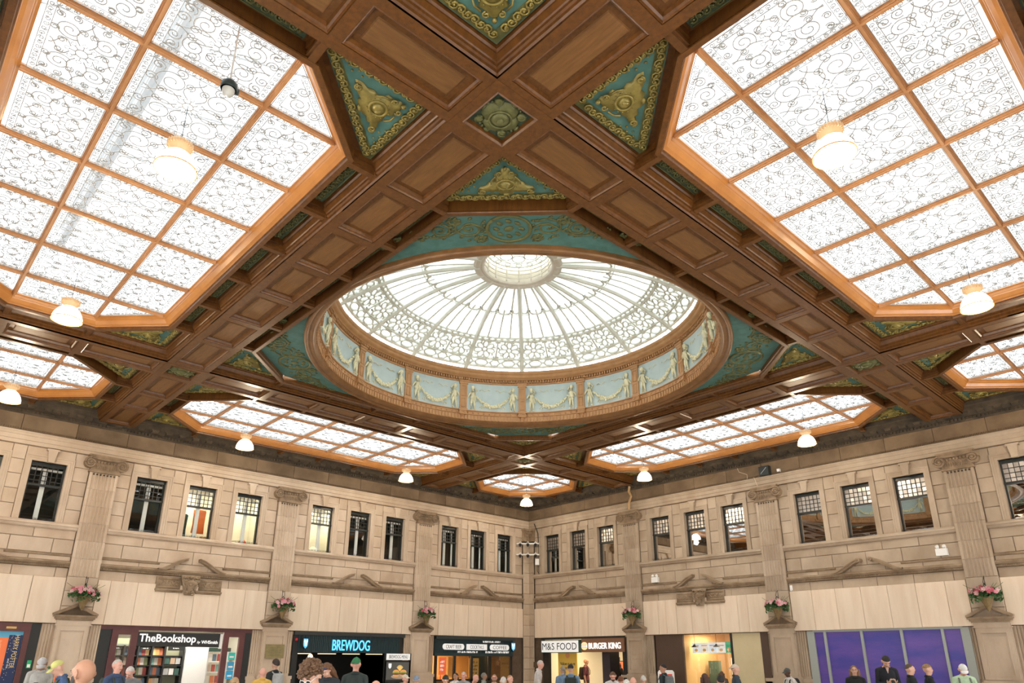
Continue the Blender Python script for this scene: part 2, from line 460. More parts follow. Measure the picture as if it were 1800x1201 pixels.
# ---- crossings with a square gilded boss
def boss_mesh():
    g = MB()
    for i in range(4):
        M = RZ(i*PI/2)
        out = [(0, 0), (.10, .06), (.16, .16), (.12, .24), (.05, .27), (0, .31), (-.05, .27), (-.12, .24), (-.16, .16), (-.10, .06)]
        n = len(out)
        g.add([(x, y, 0) for x, y in out]+[(x*.8, y*.85, -.05) for x, y in out], [(j, (j+1) % n, n+(j+1) % n, n+j) for j in range(n)]+[tuple(range(n, 2*n))], 0, M)
        g.blob((0, .29, -.02), (.05, .03, .03), 6, 4, 0, M)
        g.tube([(p[0], p[1], -.035) for p in scroll(.2, .2, .06, .015, 0, 1.3, 12)], .014, 4, 0, M=M)
        g.blob((.2, .2, -.02), (.07, .07, .03), 6, 4, 0, M)
        for k in range(4): g.blob((.28-.02*k, .08+.05*k, -.01), (.022, .022, .02), 5, 3, 0, M)
    g.tube([(.15*math.cos(2*PI*i/20), .15*math.sin(2*PI*i/20), -.06) for i in range(20)], .016, 5, 0, True)
    g.blob((0, 0, -.05), (.13, .13, .04), 12, 5)
    g.blob((0, 0, -.085), (.05, .06, .03), 8, 4)
    return g.mesh('boss', [m_goldd], smooth=True)
bossm = boss_mesh()
for sx in (-1, 1):
    for sy in (-1, 1):
        mb = MB(); mb.box(-.5, .5, -.5, .5, H+.088, HR+.25)
        for s in (-1, 1):
            mb.box(-.5, .5, s*.36, s*.5, H-.006, H+.09); mb.box(s*.36, s*.5, -.36, .36, H-.006, H+.09)
        def lp(i, z): return [(-.36+i, -.36+i, z), (.36-i, -.36+i, z), (.36-i, .36-i, z), (-.36+i, .36-i, z)]
        mb.ringpath(None, [lp(0, H-.006), lp(.015, H-.018), lp(.035, H+.01), lp(.05, H+.085)])
        c = mb.build('crossing', m_wood, ceiling, T(sx*6, sy*6, 0))
        p = MB().box(-.32, .32, -.32, .32, H+.07, H+.085).build('boss_panel', m_green, c)
        inst(bossm, 'boss', c, T(0, 0, H+.068))

# ================================================================== flat skylights
def rect_grille(w_, h_):
    """wrought iron scrollwork of one pane, centred, in the z=0 plane"""
    g = MB(); r = .0080; bw = .115; hw, hh = w_/2, h_/2
    def ln(pts, rr=r, closed=False): g.tube(pts, rr, 4, 0, closed, caps=False)
    for i in (.025, bw):
        ln([(-hw+i, -hh+i, 0), (hw-i, -hh+i, 0), (hw-i, hh-i, 0), (-hw+i, hh-i, 0)], r, True)
    # border rings
    for (n, f_) in ((int((w_-.2)/.085), 0), (int((h_-.2)/.085), 1)):
        for s in (-1, 1):
            for j in range(n):
                u = (-.5+(j+.5)/n)
                c = (u*(w_-.16), s*(hh-.07)) if f_ == 0 else (s*(hw-.07), u*(h_-.16))
                ln([(c[0]+q[0], c[1]+q[1], 0) for q in scroll(0, 0, .036, .012, j*1.3, 1.25, 9)], .0062)
    ix, iy = hw-bw, hh-bw
    # rosette
    ln([(.07*math.cos(2*PI*i/12), .07*math.sin(2*PI*i/12), 0) for i in range(12)], r, True)
    for i in range(8):
        q = 2*PI*i/8; ln([(.07*math.cos(q), .07*math.sin(q), 0), (.13*math.cos(q), .13*math.sin(q), 0)], r)
        ln([(.16*math.cos(q)+.03*math.cos(2*PI*k/6), .16*math.sin(q)+.03*math.sin(2*PI*k/6), 0) for k in range(6)], .005, True)
    for sx in (-1, 1):
        for sy in (-1, 1):
            # big C scroll, S stem from the rosette and small curls
            R = min(ix, iy)*.40
            c = (sx*ix*.50, sy*iy*.52)
            big = scroll(c[0], c[1], R, R*.16, math.atan2(-sy, -sx), sx*sy*1.9, 40)
            ln(big)
            st = [(sx*.13, sy*.05, 0)]
            for t in range(1, 9):
                u = t/8; st.append((sx*(.13+(ix-.16)*u), sy*(.05+.16*math.sin(u*PI*1.5)*iy), 0))
            ln(st)
            st = [(sx*(.05+.16*math.sin(t/8*PI*1.5)*ix), sy*(.13+(iy-.16)*t/8), 0) for t in range(9)]
            ln(st)
            for (a, b, rr) in ((.86, .84, .10), (.90, .42, .085), (.42, .90, .085), (.16, .62, .07), (.62, .16, .07)):
                rr = min(rr, .1); ln(scroll(sx*ix*a, sy*iy*b, min(rr, abs(ix)*.14), .015, math.atan2(-sy*b, -sx*a), -sx*sy*1.6, 20))
            ln([(sx*ix, sy*iy, 0), (sx*ix*.80, sy*iy*.80, 0)])
    return g.mesh('scroll_grille', [m_grille])
def tri_grille(c):
    """triangle with legs c (right angle at origin)"""
    g = MB()
    def ln(pts, rr=.008, closed=False): g.tube(pts, rr, 4, 0, closed, caps=False)
    for i in (.025, .115):
        e = c-i*(1+math.sqrt(2)); ln([(i, i, 0), (e, i, 0), (i, e, 0)], .0085, True)
    for s in (0, 1):
        for j in range(int((c-.4)/.085)):
            p = (.14+j*.085, .07); p = p if s == 0 else p[::-1]
            ln([(p[0]+q[0], p[1]+q[1], 0) for q in scroll(0, 0, .036, .012, j, 1.25, 9)], .0055)
    n = int((c-.25)*1.414/.085)
    for j in range(n):
        u = (j+.5)/n; x = .10+(c-.30)*u; p = (x, c-.10-x+.0)
        ln([(p[0]-.0+q[0], p[1]-.0+q[1], 0) for q in scroll(0, 0, .036, .012, j, 1.25, 9)], .0055)
    for (x, y, r_) in ((.30, .30, .15), (.55, .24, .09), (.24, .55, .09), (.17, .40, .05), (.40, .17, .05)):
        ln(scroll(x, y, r_, .02, .5, 1.8, 28))
    return g.mesh('scroll_grille', [m_grille])
_gc = {}
def grille_for(w_, h_):
    k = (round(w_, 2), round(h_, 2))
    if k not in _gc: _gc[k] = rect_grille(w_, h_)
    return _gc[k]
tri_g = tri_grille(GCH-.05)
_pm = {}
def pane_for(w_, h_):
    k = (round(w_, 2), round(h_, 2))
    if k not in _pm: _pm[k] = MB().box(-w_/2, w_/2, -h_/2, h_/2, 0, .012).mesh('pane', [m_pane])
    return _pm[k]
tri_p = MB().ext([(0, 0), (GCH, 0), (0, GCH)], 0, .012, axes=(0, 1, 2)).mesh('pane', [m_pane])
FR = [(.0, HG+.03), (.0, HG-.015), (.03, HG-.03), (.045, HG-.075), (.055, HG-.08), (.065, HG-.105), (.115, HG-.165), (.155, HG-.185), (.165, HG-.20), (.165, HB+.045), (.185, HB+.035), (.195, HB), (.275, HB), (.28, HB+.02), (.265, HB+.05), (.265, HR)]
LAB = {(-1, 0): 'long octagonal scrollwork skylight in the upper left, holding the hanging dome camera',
       (0, -1): 'long octagonal scrollwork skylight in the upper right of the view',
       (0, 1): 'long octagonal skylight beyond the dome, above the bookshop and bar wall',
       (1, 0): 'long octagonal skylight beyond the dome, above the burger counter wall',
       (1, 1): 'small square octagonal skylight in the far corner behind the dome',
       (-1, 1): 'small octagonal skylight at the left edge above the bookshop wall',
       (1, -1): 'small octagonal skylight at the right edge above the purple hoarding wall',
       (-1, -1): 'small octagonal skylight directly above the viewer beside the nearest gilded triangle'}
for (cx, cy, gx, gy, bx, by) in BAYS:
    key = (int(round(cx/BC)), int(round(cy/BC)))
    sk = thing('skylight', LAB[key], 'skylight', T(cx, cy, 0), group='flat skylights around the dome')
    fm = MB()
    fm.ringpath(None, [octo(gx, gy, GCH, e, z) for e, z in FR[:9]], 0)
    fm.ringpath(None, [octo(gx, gy, GCH, e, z) for e, z in FR[8:]], 1)
    fm.build('frame', [m_gilt, m_wood], sk)
    def cuts(g): return [-g, -.76, .76, g] if abs(g-GX) < .01 else [-g]+MIDB+[g]
    xs, ys = cuts(gx), cuts(gy)
    bmx = MB()
    def gbar(p, q, k=0.):
        d = (Vector(q)-Vector(p)); L = d.length; a = math.atan2(d.y, d.x)
        mb = MB(); mb.box(0, L, -.03+k, .03-k, -.05+k, .02); mb.box(0, L, -.018, .018, -.075+k, -.05+k); mb.box(0, L, -.045-k, .045+k, -.01+k, .025)
        mb.build('glazing_bar', m_bar, sk, T(p[0], p[1], HG) @ RZ(a))
    for x in xs[1:-1]: gbar((x, ys[0]), (x, ys[-1]))
    for y in ys[1:-1]: gbar((xs[0], y), (xs[-1], y), .004)
    for i in range(len(xs)-1):
        for j in range(len(ys)-1):
            ex, ey = i in (0, len(xs)-2), j in (0, len(ys)-2)
            x0, x1, y0, y1 = xs[i], xs[i+1], ys[j], ys[j+1]
            if ex and ey:
                # corner triangle, right angle towards the middle
                px, py = (x1 if i == 0 else x0), (y1 if j == 0 else y0)
                ang = {(1, 1): 0, (-1, 1): PI/2, (-1, -1): PI, (1, -1): -PI/2}[(-1 if i == 0 else 1, -1 if j == 0 else 1)]
                inst(tri_p, 'pane', sk, T(px, py, HG) @ RZ(ang))
                inst(tri_g, 'scroll_grille', sk, T(px, py, HG+.0) @ RZ(ang) @ T(.03, .03, -.012))
            else:
                M = T((x0+x1)/2, (y0+y1)/2, HG)
                inst(pane_for(x1-x0, y1-y0), 'pane', sk, M)
                inst(grille_for(x1-x0-.06, y1-y0-.06), 'scroll_grille', sk, M @ T(0, 0, -.012))

# steel roof girders seen as grey bands through the glass
def girder(M, L, lab):
    t = thing('roof_girder', lab, 'girder', M, group='roof girders over the skylights')
    a = MB()
    for z in (0, .55): a.box(-L/2, L/2, -.07, .07, z, z+.03); a.box(-L/2, L/2, -.012, .012, z+(-.0 if z == 0 else -.1), z+.1)
    a.build('chord', m_truss, t)
    n = int(L/.6)
    for k in range(n):
        x0 = -L/2+L*k/n; x1 = x0+L/n
        z0, z1 = (.03, .55) if k % 2 else (.55, .03)
        MB().tube([(x0, 0, z0), (x1, 0, z1)], .025, 4).build('web_bar', m_truss, t)
for sx, sy, lab in ((-1, 0, 'grey lattice girder seen through the upper left skylight'),):
    M = T(sx*BC-.25*(sx != 0), sy*BC-1.2*(sy != 0), HG+1.1) @ (RZ(PI/2) if sx else RZ(0))
    girder(M, 9.2, lab)
for sx, sy in ((-1, 0), (0, -1)):
    for k, (x0, x1) in enumerate(((-4.6, -2.2), (-2.9, -.6), (-1.1, 1.1), (.7, 3.0), (2.4, 4.7))):
        M2 = T(sx*BC, sy*BC, HG+1.9) @ (RZ(PI/2) if sx else RZ(0))
        p = MB().tube([(x0, -2.2, 0), (x1, 2.2, .5)], .03, 4).build('roof_purlin', m_truss, None, M2)
        tag(p, '%s slanting steel rod above the %s skylight glass' % (('first', 'second', 'third', 'fourth', 'fifth')[k], 'upper left' if sx else 'upper right'), 'rod', group='roof rods over the skylights')
# ================================================================== dome
dome = thing('glass_dome', 'round glazed dome with gilded timber drum and putti frieze in the ceiling centre', 'dome', T(0, 0, H))
# octagonal frame of the dome bay
fm = MB()
fm.ringpath(None, [octo(DOME_HX, DOME_HX, DOME_CH, e, z-H) for e, z in ((0, HR-.06), (0, HB+.08), (.02, HB+.05), (.02, HB+.02), (.03, HB), (.11, HB), (.12, HB+.02), (.11, HB+.05), (.11, HR))])
fm.build('octagon_frame', m_wood, dome)
# teal spandrels at the four corners
def in_sp(x, y): return True
RZI = 5.02
for i in range(4):
    mb = MB(); M = RZ(i*PI/2)
    pts = []
    k = DOME_HX-DOME_CH
    arc = []
    n = 24
    for j in range(n+1):
        q = PI/4*2*j/n
        arc.append((RZI*math.cos(q), RZI*math.sin(q)))
    outer = [(max(DOME_HX, a[0]), a[1]) for a in arc]
    poly = []
    for j, (ax, ay) in enumerate(arc):
        # ray from the centre out to the octagon
        q = PI/2*j/n; c, s = math.cos(q), math.sin(q)
        t = min(DOME_HX/max(c, 1e-6), DOME_HX/max(s, 1e-6), (2*DOME_HX-DOME_CH)/(c+s))
        poly.append(((min(4.9, t)*c, min(4.9, t)*s), (t*c, t*s)))
    vs = [(p[0][0], p[0][1], .27) for p in poly]+[(p[1][0], p[1][1], .27) for p in poly]
    mb.add(vs, [(j, j+1, n+2+j, n+1+j) for j in range(n)])
    sp = mb.build('spandrel', m_teal, dome, M)
    # scroll relief
    g = MB()
    c45 = math.cos(PI/4)
    def sp_pt(u, v):   # u along the chamfer (tangent), v outward from the ring
        u *= 1.18; rr = 5.62+v*1.3; return ((rr*c45-u*c45), (rr*c45+u*c45))
    mid = sp_pt(0, .0)
    def tp(pts, r=.022): g.tube([(p[0], p[1], .262) for p in pts], r, 5, 0)
    def curl(u, v, r0, a0, tn):
        r0 *= 1.3; c = sp_pt(u, v); tp([(q[0], q[1]) for q in scroll(c[0], c[1], r0, .03, a0, tn, 26)])
        for kk in range(7):
            a = a0+kk*.9; g.blob((c[0]+r0*1.1*math.cos(a), c[1]+r0*1.1*math.sin(a), .262), (.035, .06, .02), 5, 3)
    # medallion
    tp([(mid[0]+.38*math.cos(2*PI*j/20), mid[1]+.38*math.sin(2*PI*j/20)) for j in range(21)], .035)
    for j in range(8): g.blob((mid[0]+.22*math.cos(2*PI*j/8), mid[1]+.22*math.sin(2*PI*j/8), .26), (.08, .05, .02), 5, 3)
    g.blob((mid[0], mid[1], .26), (.08, .10, .03), 8, 4)
    for s in (-1, 1):
        curl(s*.58, .02, .20, 0, s*1.7); curl(s*1.02, -.02, .15, 1, -s*1.6); curl(s*1.36, -.13, .11, 0, s*1.5)
        curl(s*1.66, -.26, .08, 0, -s*1.4); curl(s*1.92, -.38, .055, 0, s*1.4); curl(s*.8, .17, .07, 2, s*1.2); curl(s*.42, -.22, .06, 0, s*1.2)
        tp([sp_pt(s*(.3+.17*j), .22*math.sin(j*1.1)*(.7-.06*j)-.02-.004*j*j) for j in range(11)], .02)
        rr = random.Random(5)
        for j in range(30):
            u = .35+1.75*rr.random(); v = (rr.random()-.5)*(.62-.22*u)-.07*u
            c = sp_pt(s*u, v); g.blob((c[0], c[1], .263), (.03, .045, .015), 5, 3)
    g.build('scroll_relief', m_goldd, sp, None, smooth=True)
# ring moulding and drum, lathe profiles (r, z above the beam soffit)
NS = 128
mb = MB()
mb.lathe([(5.13, .27), (5.13, .20), (5.12, .165), (5.10, .15), (5.06, .15), (5.05, .185), (5.02, .20), (4.97, .175), (4.92, .18), (4.90, .215), (4.885, .22), (4.875, .27), (4.86, .275)], NS)
mb.build('ring_moulding', m_ring, dome, smooth=True)
mb = MB(); mb.lathe([(4.86, .275), (4.86, .44), (4.835, .445), (4.835, .55), (4.80, .555), (4.79, .575), (4.80, .58)], NS); mb.build('drum_base', m_drum, dome)
mb = MB()
for j in range(288):
    q = 2*PI*j/288; mb.box(4.835, 4.865, -.032, .032, .285, .425, 0, RZ(q))
tag(mb.build('fluted_band', m_drum, dome, fix=False), kind='stuff')
mb = MB()
for j in range(176):
    if j % 11 == 0: continue
    q = 2*PI*j/176; mb.blob((4.83, 0, .50), (.025, .035, .035), 6, 4, 0, RZ(q+PI/16*0))
tag(mb.build('rosette_band', m_drum, dome, fix=False), kind='stuff')
mb = MB(); mb.lathe([(4.82, 1.49), (4.78, 1.50), (4.775, 1.53), (4.80, 1.54), (4.80, 1.63), (4.72, 1.635), (4.70, 1.66), (4.64, 1.69), (4.62, 1.72), (4.62, 1.76), (4.58, 1.80), (4.57, 1.86), (4.60, 1.90), (4.72, 1.94)], NS)
mb.build('drum_cornice', m_drum, dome)
mb = MB()
for j in range(352):
    q = 2*PI*j/352; mb.box(4.735, 4.80, -.022, .022, 1.55, 1.625, 0, RZ(q))
tag(mb.build('dentil_band', m_drum, dome, fix=False), kind='stuff')
# frieze panels with putti and garlands
def putto(side):
    g = MB()
    # local: x right, y out of the panel (towards viewer = -y), z up
    s = side
    g.tube([(0, -.02, .30), (s*.01, -.035, .42), (0, -.04, .52), (0, -.035, .60)], [.055, .075, .085, .06], 8)
    g.tube([(0, -.035, .58), (0, -.035, .66)], [.035, .03], 6)
    g.blob((s*.012, -.05, .71), (.055, .055, .065), 8, 6)
    g.blob((s*.012, -.045, .74), (.062, .055, .05), 8, 5)
    g.tube([(-.035, -.03, .34), (-.05, -.045, .20), (-.045, -.03, .03)], [.048, .036, .022], 6)
    g.tube([(.035, -.03, .34), (.045, -.045, .19), (.06, -.03, .03)], [.048, .036, .022], 6)
    g.blob((-.05, -.045, .02), (.03, .045, .02), 6, 4); g.blob((.065, -.045, .02), (.03, .045, .02), 6, 4)
    g.tube([(s*.06, -.04, .57), (s*.13, -.05, .47), (s*.16, -.04, .40)], [.03, .025, .018], 6)
    g.tube([(-s*.06, -.04, .57), (-s*.12, -.045, .63), (-s*.05, -.045, .74)], [.03, .025, .018], 6)
    g.tube([(-s*.04, -.05, .52), (-s*.07, -.06, .38), (-s*.11, -.03, .26)], [.02, .03, .012], 5)
    return g.mesh('putto', [m_cream], smooth=True)
put = {1: putto(1), -1: putto(-1)}
def garland(wd):
    g = MB(); n = 22; rr = random.Random(3)
    for i in range(n+1):
        u = i/n; x = -wd/2+wd*u; z = .44-.33*math.sin(PI*u)**.8; k = .5+.5*math.sin(PI*u)
        for j in range(4):
            g.blob((x+rr.uniform(-.03, .03)*k, -.03-.02*rr.random(), z+rr.uniform(-.05, .05)*k), (.02+.018*k, .022, .02+.018*k), 5, 3)
    return g.mesh('garland', [m_cream], smooth=True)
def ribbon(s):
    g = MB(); g.tube([(s*(.10+.028*j), -.015-.006*(j % 2), .66+.03*math.sin(j*.9)) for j in range(12)], [.006+.008*(j % 2) for j in range(12)], 5)
    return g.mesh('ribbon', [m_cream], smooth=True)
def spray(s):
    g = MB(); rr = random.Random(9)
    for j in range(12): g.blob((s*(.18+.02*j+rr.uniform(-.03, .03)), -.012, .20-.012*j+rr.uniform(-.06, .06)), (.018, .012, .022), 5, 3)
    return g.mesh('leaf_spray', [m_cream], smooth=True)
rib_ = {s: ribbon(s) for s in (-1, 1)}; spr_ = {s: spray(s) for s in (-1, 1)}
gar = garland(1.02)
seg = 2*PI/16
pm = MB(); pm.lathe([(4.815, .57), (4.815, 1.52)], 10, -seg/2, seg/2); pan_me = pm.mesh('frieze_panel', [m_blue])
pil = MB()
def cylp(r, tang, z): return (r, tang, z)
hw = .115
pil.box(4.765, 4.83, -hw, hw, .56, 1.45); pil.box(4.75, 4.83, -hw-.025, hw+.025, 1.42, 1.50); pil.box(4.735, 4.83, -hw-.045, hw+.045, 1.49, 1.545)
for z0, z1 in ((.64, .94), (1.01, 1.36)):
    for a, b, c, d in ((-.07, .07, z0, z0+.02), (-.07, .07, z1-.02, z1), (-.07, -.05, z0, z1), (.05, .07, z0, z1)): pil.box(4.752, 4.77, a, b, c, d)
pil.box(4.75, 4.87, -hw-.02, hw+.02, .555, .60)
pil_me = pil.mesh('pilaster', [m_drum])
foot = MB(); foot.box(4.76, 4.87, -hw, hw, .43, .56); foot.box(4.74, 4.87, -hw-.03, hw+.03, .53, .56)
for s in (-1, 1): foot.tube([(4.755, s*.08, .45), (4.755, -s*.08, .53)], .012, 4)
foot.box(4.74, 4.87, -.12, .12, .41, .44); foot.ext([(4.80, .41), (4.88, .41), (4.88, .30), (4.86, .30)], -.05, .05, axes=(0, 2, 1))
foot_me = foot.mesh('console', [m_drum])
dent = MB()
for j in range(5): dent.box(4.70, 4.76, -.14+.07*j-.02, -.14+.07*j+.02, 1.55, 1.615)
dent_me = dent.mesh('pilaster_dentils', [m_drum])
for k in range(16):
    a = PI/4+seg*k
    p = inst(pil_me, 'pilaster', dome, RZ(a)); inst(foot_me, 'console', p); inst(dent_me, 'pilaster_dentils', p)
    fp = inst(pan_me, 'frieze_panel', dome, RZ(a+seg/2))
    # local frame on the inside of the panel: x right as seen from the centre, -y towards the centre
    for s in (-1, 1):
        q = -s*.64/4.8
        M = RZ(q) @ T(4.80, 0, .585) @ RZ(-PI/2)
        inst(put[s], 'putto', fp, M @ SCL(1.0, 1.0, 1.0))
    MG = T(4.79, 0, .60) @ RZ(-PI/2)
    inst(gar, 'garland', fp, MG)['kind'] = 'stuff'
    for s in (-1, 1): inst(rib_[s], 'ribbon', fp, MG); inst(spr_[s], 'leaf_spray', fp, MG)['kind'] = 'stuff'
# glazing
PROF = [(4.62, 1.92), (4.36, 2.09), (4.10, 2.24), (3.80, 2.39), (3.50, 2.53), (2.90, 2.74), (2.30, 2.87), (1.65, 2.94), (1.05, 2.97)]
_rs = [p[0] for p in PROF][::-1]; _zs = [p[1] for p in PROF][::-1]
def zdome(r): return float(np.interp(r, _rs, _zs))
def rpath(r0, r1, n=12): return [r0+(r1-r0)*i/n for i in range(n+1)]
rib = MB(); rib.tube([(r, 0, zdome(r)-.02) for r in rpath(4.62, 1.0, 20)], .048, 4, up=(0, 1, 0), a0=PI/4*0)
rib2 = MB()
rs = rpath(4.62, 1.0, 20)
vs = []
for r in rs:
    z = zdome(r)
    for (t, d) in ((-.065, .03), (.065, .03), (.065, -.04), (.025, -.09), (-.025, -.09), (-.065, -.04)): vs.append((r, t, z+d))
fs = []
for i in range(len(rs)-1):
    for j in range(6): fs.append((i*6+j, i*6+(j+1) % 6, (i+1)*6+(j+1) % 6, (i+1)*6+j))
rib2.add(vs, fs); rib_me = rib2.mesh('rib', [m_white])
def thin(ang, r0, r1, t=.032): 
    mb = MB(); mb.tube([(r*math.cos(ang), r*math.sin(ang), zdome(r)) for r in rpath(r0, r1, 8)], t, 4, up=(0, 0, 1)); return mb.mesh('glazing_bar', [m_white])
low = [thin(seg*k/4, 3.50, 2.30) for k in (-1, 0, 1)]
upp = [thin(seg*k, 2.30, 1.05, .036) for k in (-.23, .23)]
RL = 3.50
def dm(s, t):
    """segment coords: s in -.5...5 across, t 0..1 from base to the lattice ring"""
    r = 4.62+(RL-4.62)*t; q = s*seg; return (r*math.cos(q), r*math.sin(q), zdome(r)-.012)
lat = MB(); TR = .034
def lt(pts, r=TR, closed=False): lat.tube([dm(*p) for p in pts], r, 4, 0, closed, caps=False, up=(.01, .02, 1))
N_ = 8
for t in (.10, .34, .90): lt([(-.5+i/N_, t) for i in range(N_+1)], .040)
for i in range(-3, 4): lt([(i/8*1.0, .0), (i/8*1.0, .10)], .012)
for cx_ in (-.25, .25):
    # ovals of the lower band
    lt([(cx_+.115*math.cos(2*PI*i/16), .22+.085*math.sin(2*PI*i/16)) for i in range(16)], TR, True)
    for s in (-1, 1):
        lt([(cx_+s*.115, .22), (cx_+s*.16, .22), (cx_+s*.205, .30), (cx_+s*.25, .30)], TR); lt([(cx_+s*.16, .22), (cx_+s*.205, .14), (cx_+s*.25, .14)], TR)
        lt([(cx_+s*.05, .30), (cx_+s*.09, .34)], TR); lt([(cx_+s*.05, .14), (cx_+s*.09, .10)], TR)
    lt([(cx_, .305), (cx_, .34)]); lt([(cx_, .135), (cx_, .10)])
    # flower: seven-petal rosette
    cy_ = .62; kx, ky = .215, .265
    nP = 7
    def P(rad, a): return (cx_+kx*rad*math.cos(a), cy_+ky*rad*math.sin(a))
    lt([P(.24, 2*PI*i/14) for i in range(14)], TR, True)
    for i in range(nP):
        a = 2*PI*i/nP+PI/2; h = PI/nP
        lt([P(.24, a-h), P(.55, a-h), P(.86, a-h*.62), P(1.0, a), P(.86, a+h*.62), P(.55, a+h)], TR)
        lt([P(.86, a+h*.62), P(1.06, a+h)], TR)
    for (a, b) in ((-.25, .36), (.25, .36), (-.25, .88), (.25, .88)): lt([(cx_+a*.8, cy_+(.22 if b > .6 else -.22)), (cx_+a, b)], TR)
lt([(0, .34), (0, .90)], TR)
for j in range(7):
    c = (-3+j)/7
    lt([(c+.07*math.cos(2*PI*i/10), .965+.045*math.sin(2*PI*i/10)) for i in range(10)], TR, True)
lt([(-.5+i/N_, 1.02) for i in range(N_+1)], .016)
lat_me = lat.mesh('lattice_panel', [m_white])
sc_ = MB()
def sp3(s, r): q = s*seg; return (r*math.cos(q), r*math.sin(q), zdome(r)-.01)
def st(pts, r=.034): sc_.tube([sp3(*p) for p in pts], r, 4, up=(.01, .02, 1), caps=False)
for (a, b) in ((-.5, -.23), (-.23, .23), (.23, .5)):
    m_ = (a+b)/2; h_ = (b-a)/2-.03; dr = h_*seg*2.3
    st([(m_+h_*math.cos(PI+PI*i/12), 2.33-.0+min(dr, .16)*math.sin(PI*i/12)) for i in range(13)])
st([(-.5+i/8, 2.50) for i in range(9)], .014)
for c in (-.23, .23, -.5, .5): st([(c+.035*math.cos(2*PI*i/8), 2.42+.05*math.sin(2*PI*i/8)) for i in range(9)], .014)
sc_me = sc_.mesh('scallop_band', [m_white])
dp = MB(); rr_ = rpath(4.64, 1.0, 10)
vs = [(r*math.cos(s*seg), r*math.sin(s*seg), zdome(r)+.02) for r in rr_ for s in (-.5, 0, .5)]
dp.add(vs, [(i*3+j, i*3+j+1, (i+1)*3+j+1, (i+1)*3+j) for i in range(10) for j in range(2)]); dp_me = dp.mesh('pane', [m_dpane])
for k in range(16):
    a = PI/4+seg*k
    inst(rib_me, 'rib', dome, RZ(a))
    M = RZ(a+seg/2)
    for me in low: inst(me, 'glazing_bar', dome, M)
    for me in upp: inst(me, 'glazing_bar', dome, M)
    inst(lat_me, 'lattice_panel', dome, M); inst(sc_me, 'scallop_band', dome, M); inst(dp_me, 'pane', dome, M)
lm = MB(); lm.lathe([(1.16, 3.02), (1.16, 2.92), (1.10, 2.88), (1.02, 2.88), (.98, 2.91), (.94, 2.90), (.90, 2.92), (.88, 2.97), (.88, 3.02), (.96, 3.03), (.96, 3.42)], 48)
lan = lm.build('lantern', m_lant, dome)
for z in (3.08, 3.20, 3.32, 3.42):
    MB().tube([(.87*math.cos(2*PI*i/48), .87*math.sin(2*PI*i/48), z) for i in range(48)], .016, 4, 0, True).build('rail', m_lant, lan)
for k in range(16):
    q = PI/4+seg*k; MB().tube([(.865*math.cos(q), .865*math.sin(q), 2.98), (.865*math.cos(q), .865*math.sin(q), 3.44)], .02, 4).build('post', m_lant, lan)
lt2 = MB()
def ring2(x, y, r, n=16, t=.02): lt2.tube([(x+r*math.cos(2*PI*i/n), y+r*math.sin(2*PI*i/n), 3.44) for i in range(n)], t, 4, 0, True)
ring2(0, 0, .86, 40, .03); ring2(0, 0, .68, 32); ring2(0, 0, .20)
for k in range(16): q = 2*PI*k/16; ring2(.77*math.cos(q), .77*math.sin(q), .075, 10)
for k in range(8): q = 2*PI*k/8; ring2(.46*math.cos(q), .46*math.sin(q), .17, 14)
lt2.build('lantern_lattice', m_white, lan)
MB().lathe([(.001, 3.46), (.90, 3.46)], 32).build('lantern_pane', m_dpane, lan)
# ================================================================== room shell
fl = MB().box(-14, 16, -14, 16, -.2, 0).build('floor', m_floor); tag(fl, 'pale stone concourse floor', 'floor', kind='structure')
WL = T(0, 12.0, 0)                                   # left wall: local x right, y into the wall, z up
WR = T(12.06, 0, 0) @ RZ(-PI/2)                      # right wall
# the two walls behind the viewer, with unseen wide openings added to let daylight in
def near_wall(name, M, lab):
    mb = MB(); z1 = 9.2
    xs = [-14.4, -11.2, -9.6, -5.4, -3.8, .4, 2.0, 6.2, 7.8, 12.6]
    for i in range(0, len(xs)-1, 2): mb.box(xs[i], xs[i+1], 0, .4, 0, z1)
    for i in range(1, len(xs)-1, 2): mb.box(xs[i], xs[i+1], 0, .4, 4.2, z1)
    tag(mb.build(name, m_stone, None, M), lab, 'wall', kind='structure')
near_wall('wall_near_right', T(0, -13.6, 0) @ RZ(PI), 'plain stone wall with wide added openings behind the viewer to the right')
near_wall('wall_near_left', T(-13.6, 0, 0) @ RZ(PI/2), 'plain stone wall with wide added openings behind the viewer to the left')

ZW0, ZW1, ZUP = 5.43, 7.13, 6.47
WO = .45
def stone_mesh(w_, h_, cache={}):
    k = (round(w_, 2), round(h_, 2))
    if k not in cache: cache[k] = MB().slab(-w_/2, w_/2, 0, h_, 0, .06, .011).mesh('stone_block', [m_stone])
    return cache[k]
def clad_mesh(w_, h_, cache={}):
    k = (round(w_, 2), round(h_, 2))
    if k not in cache: cache[k] = MB().slab(-w_/2, w_/2, 0, h_, 0, .07, .008).mesh('cladding_panel', [m_clad])
    return cache[k]
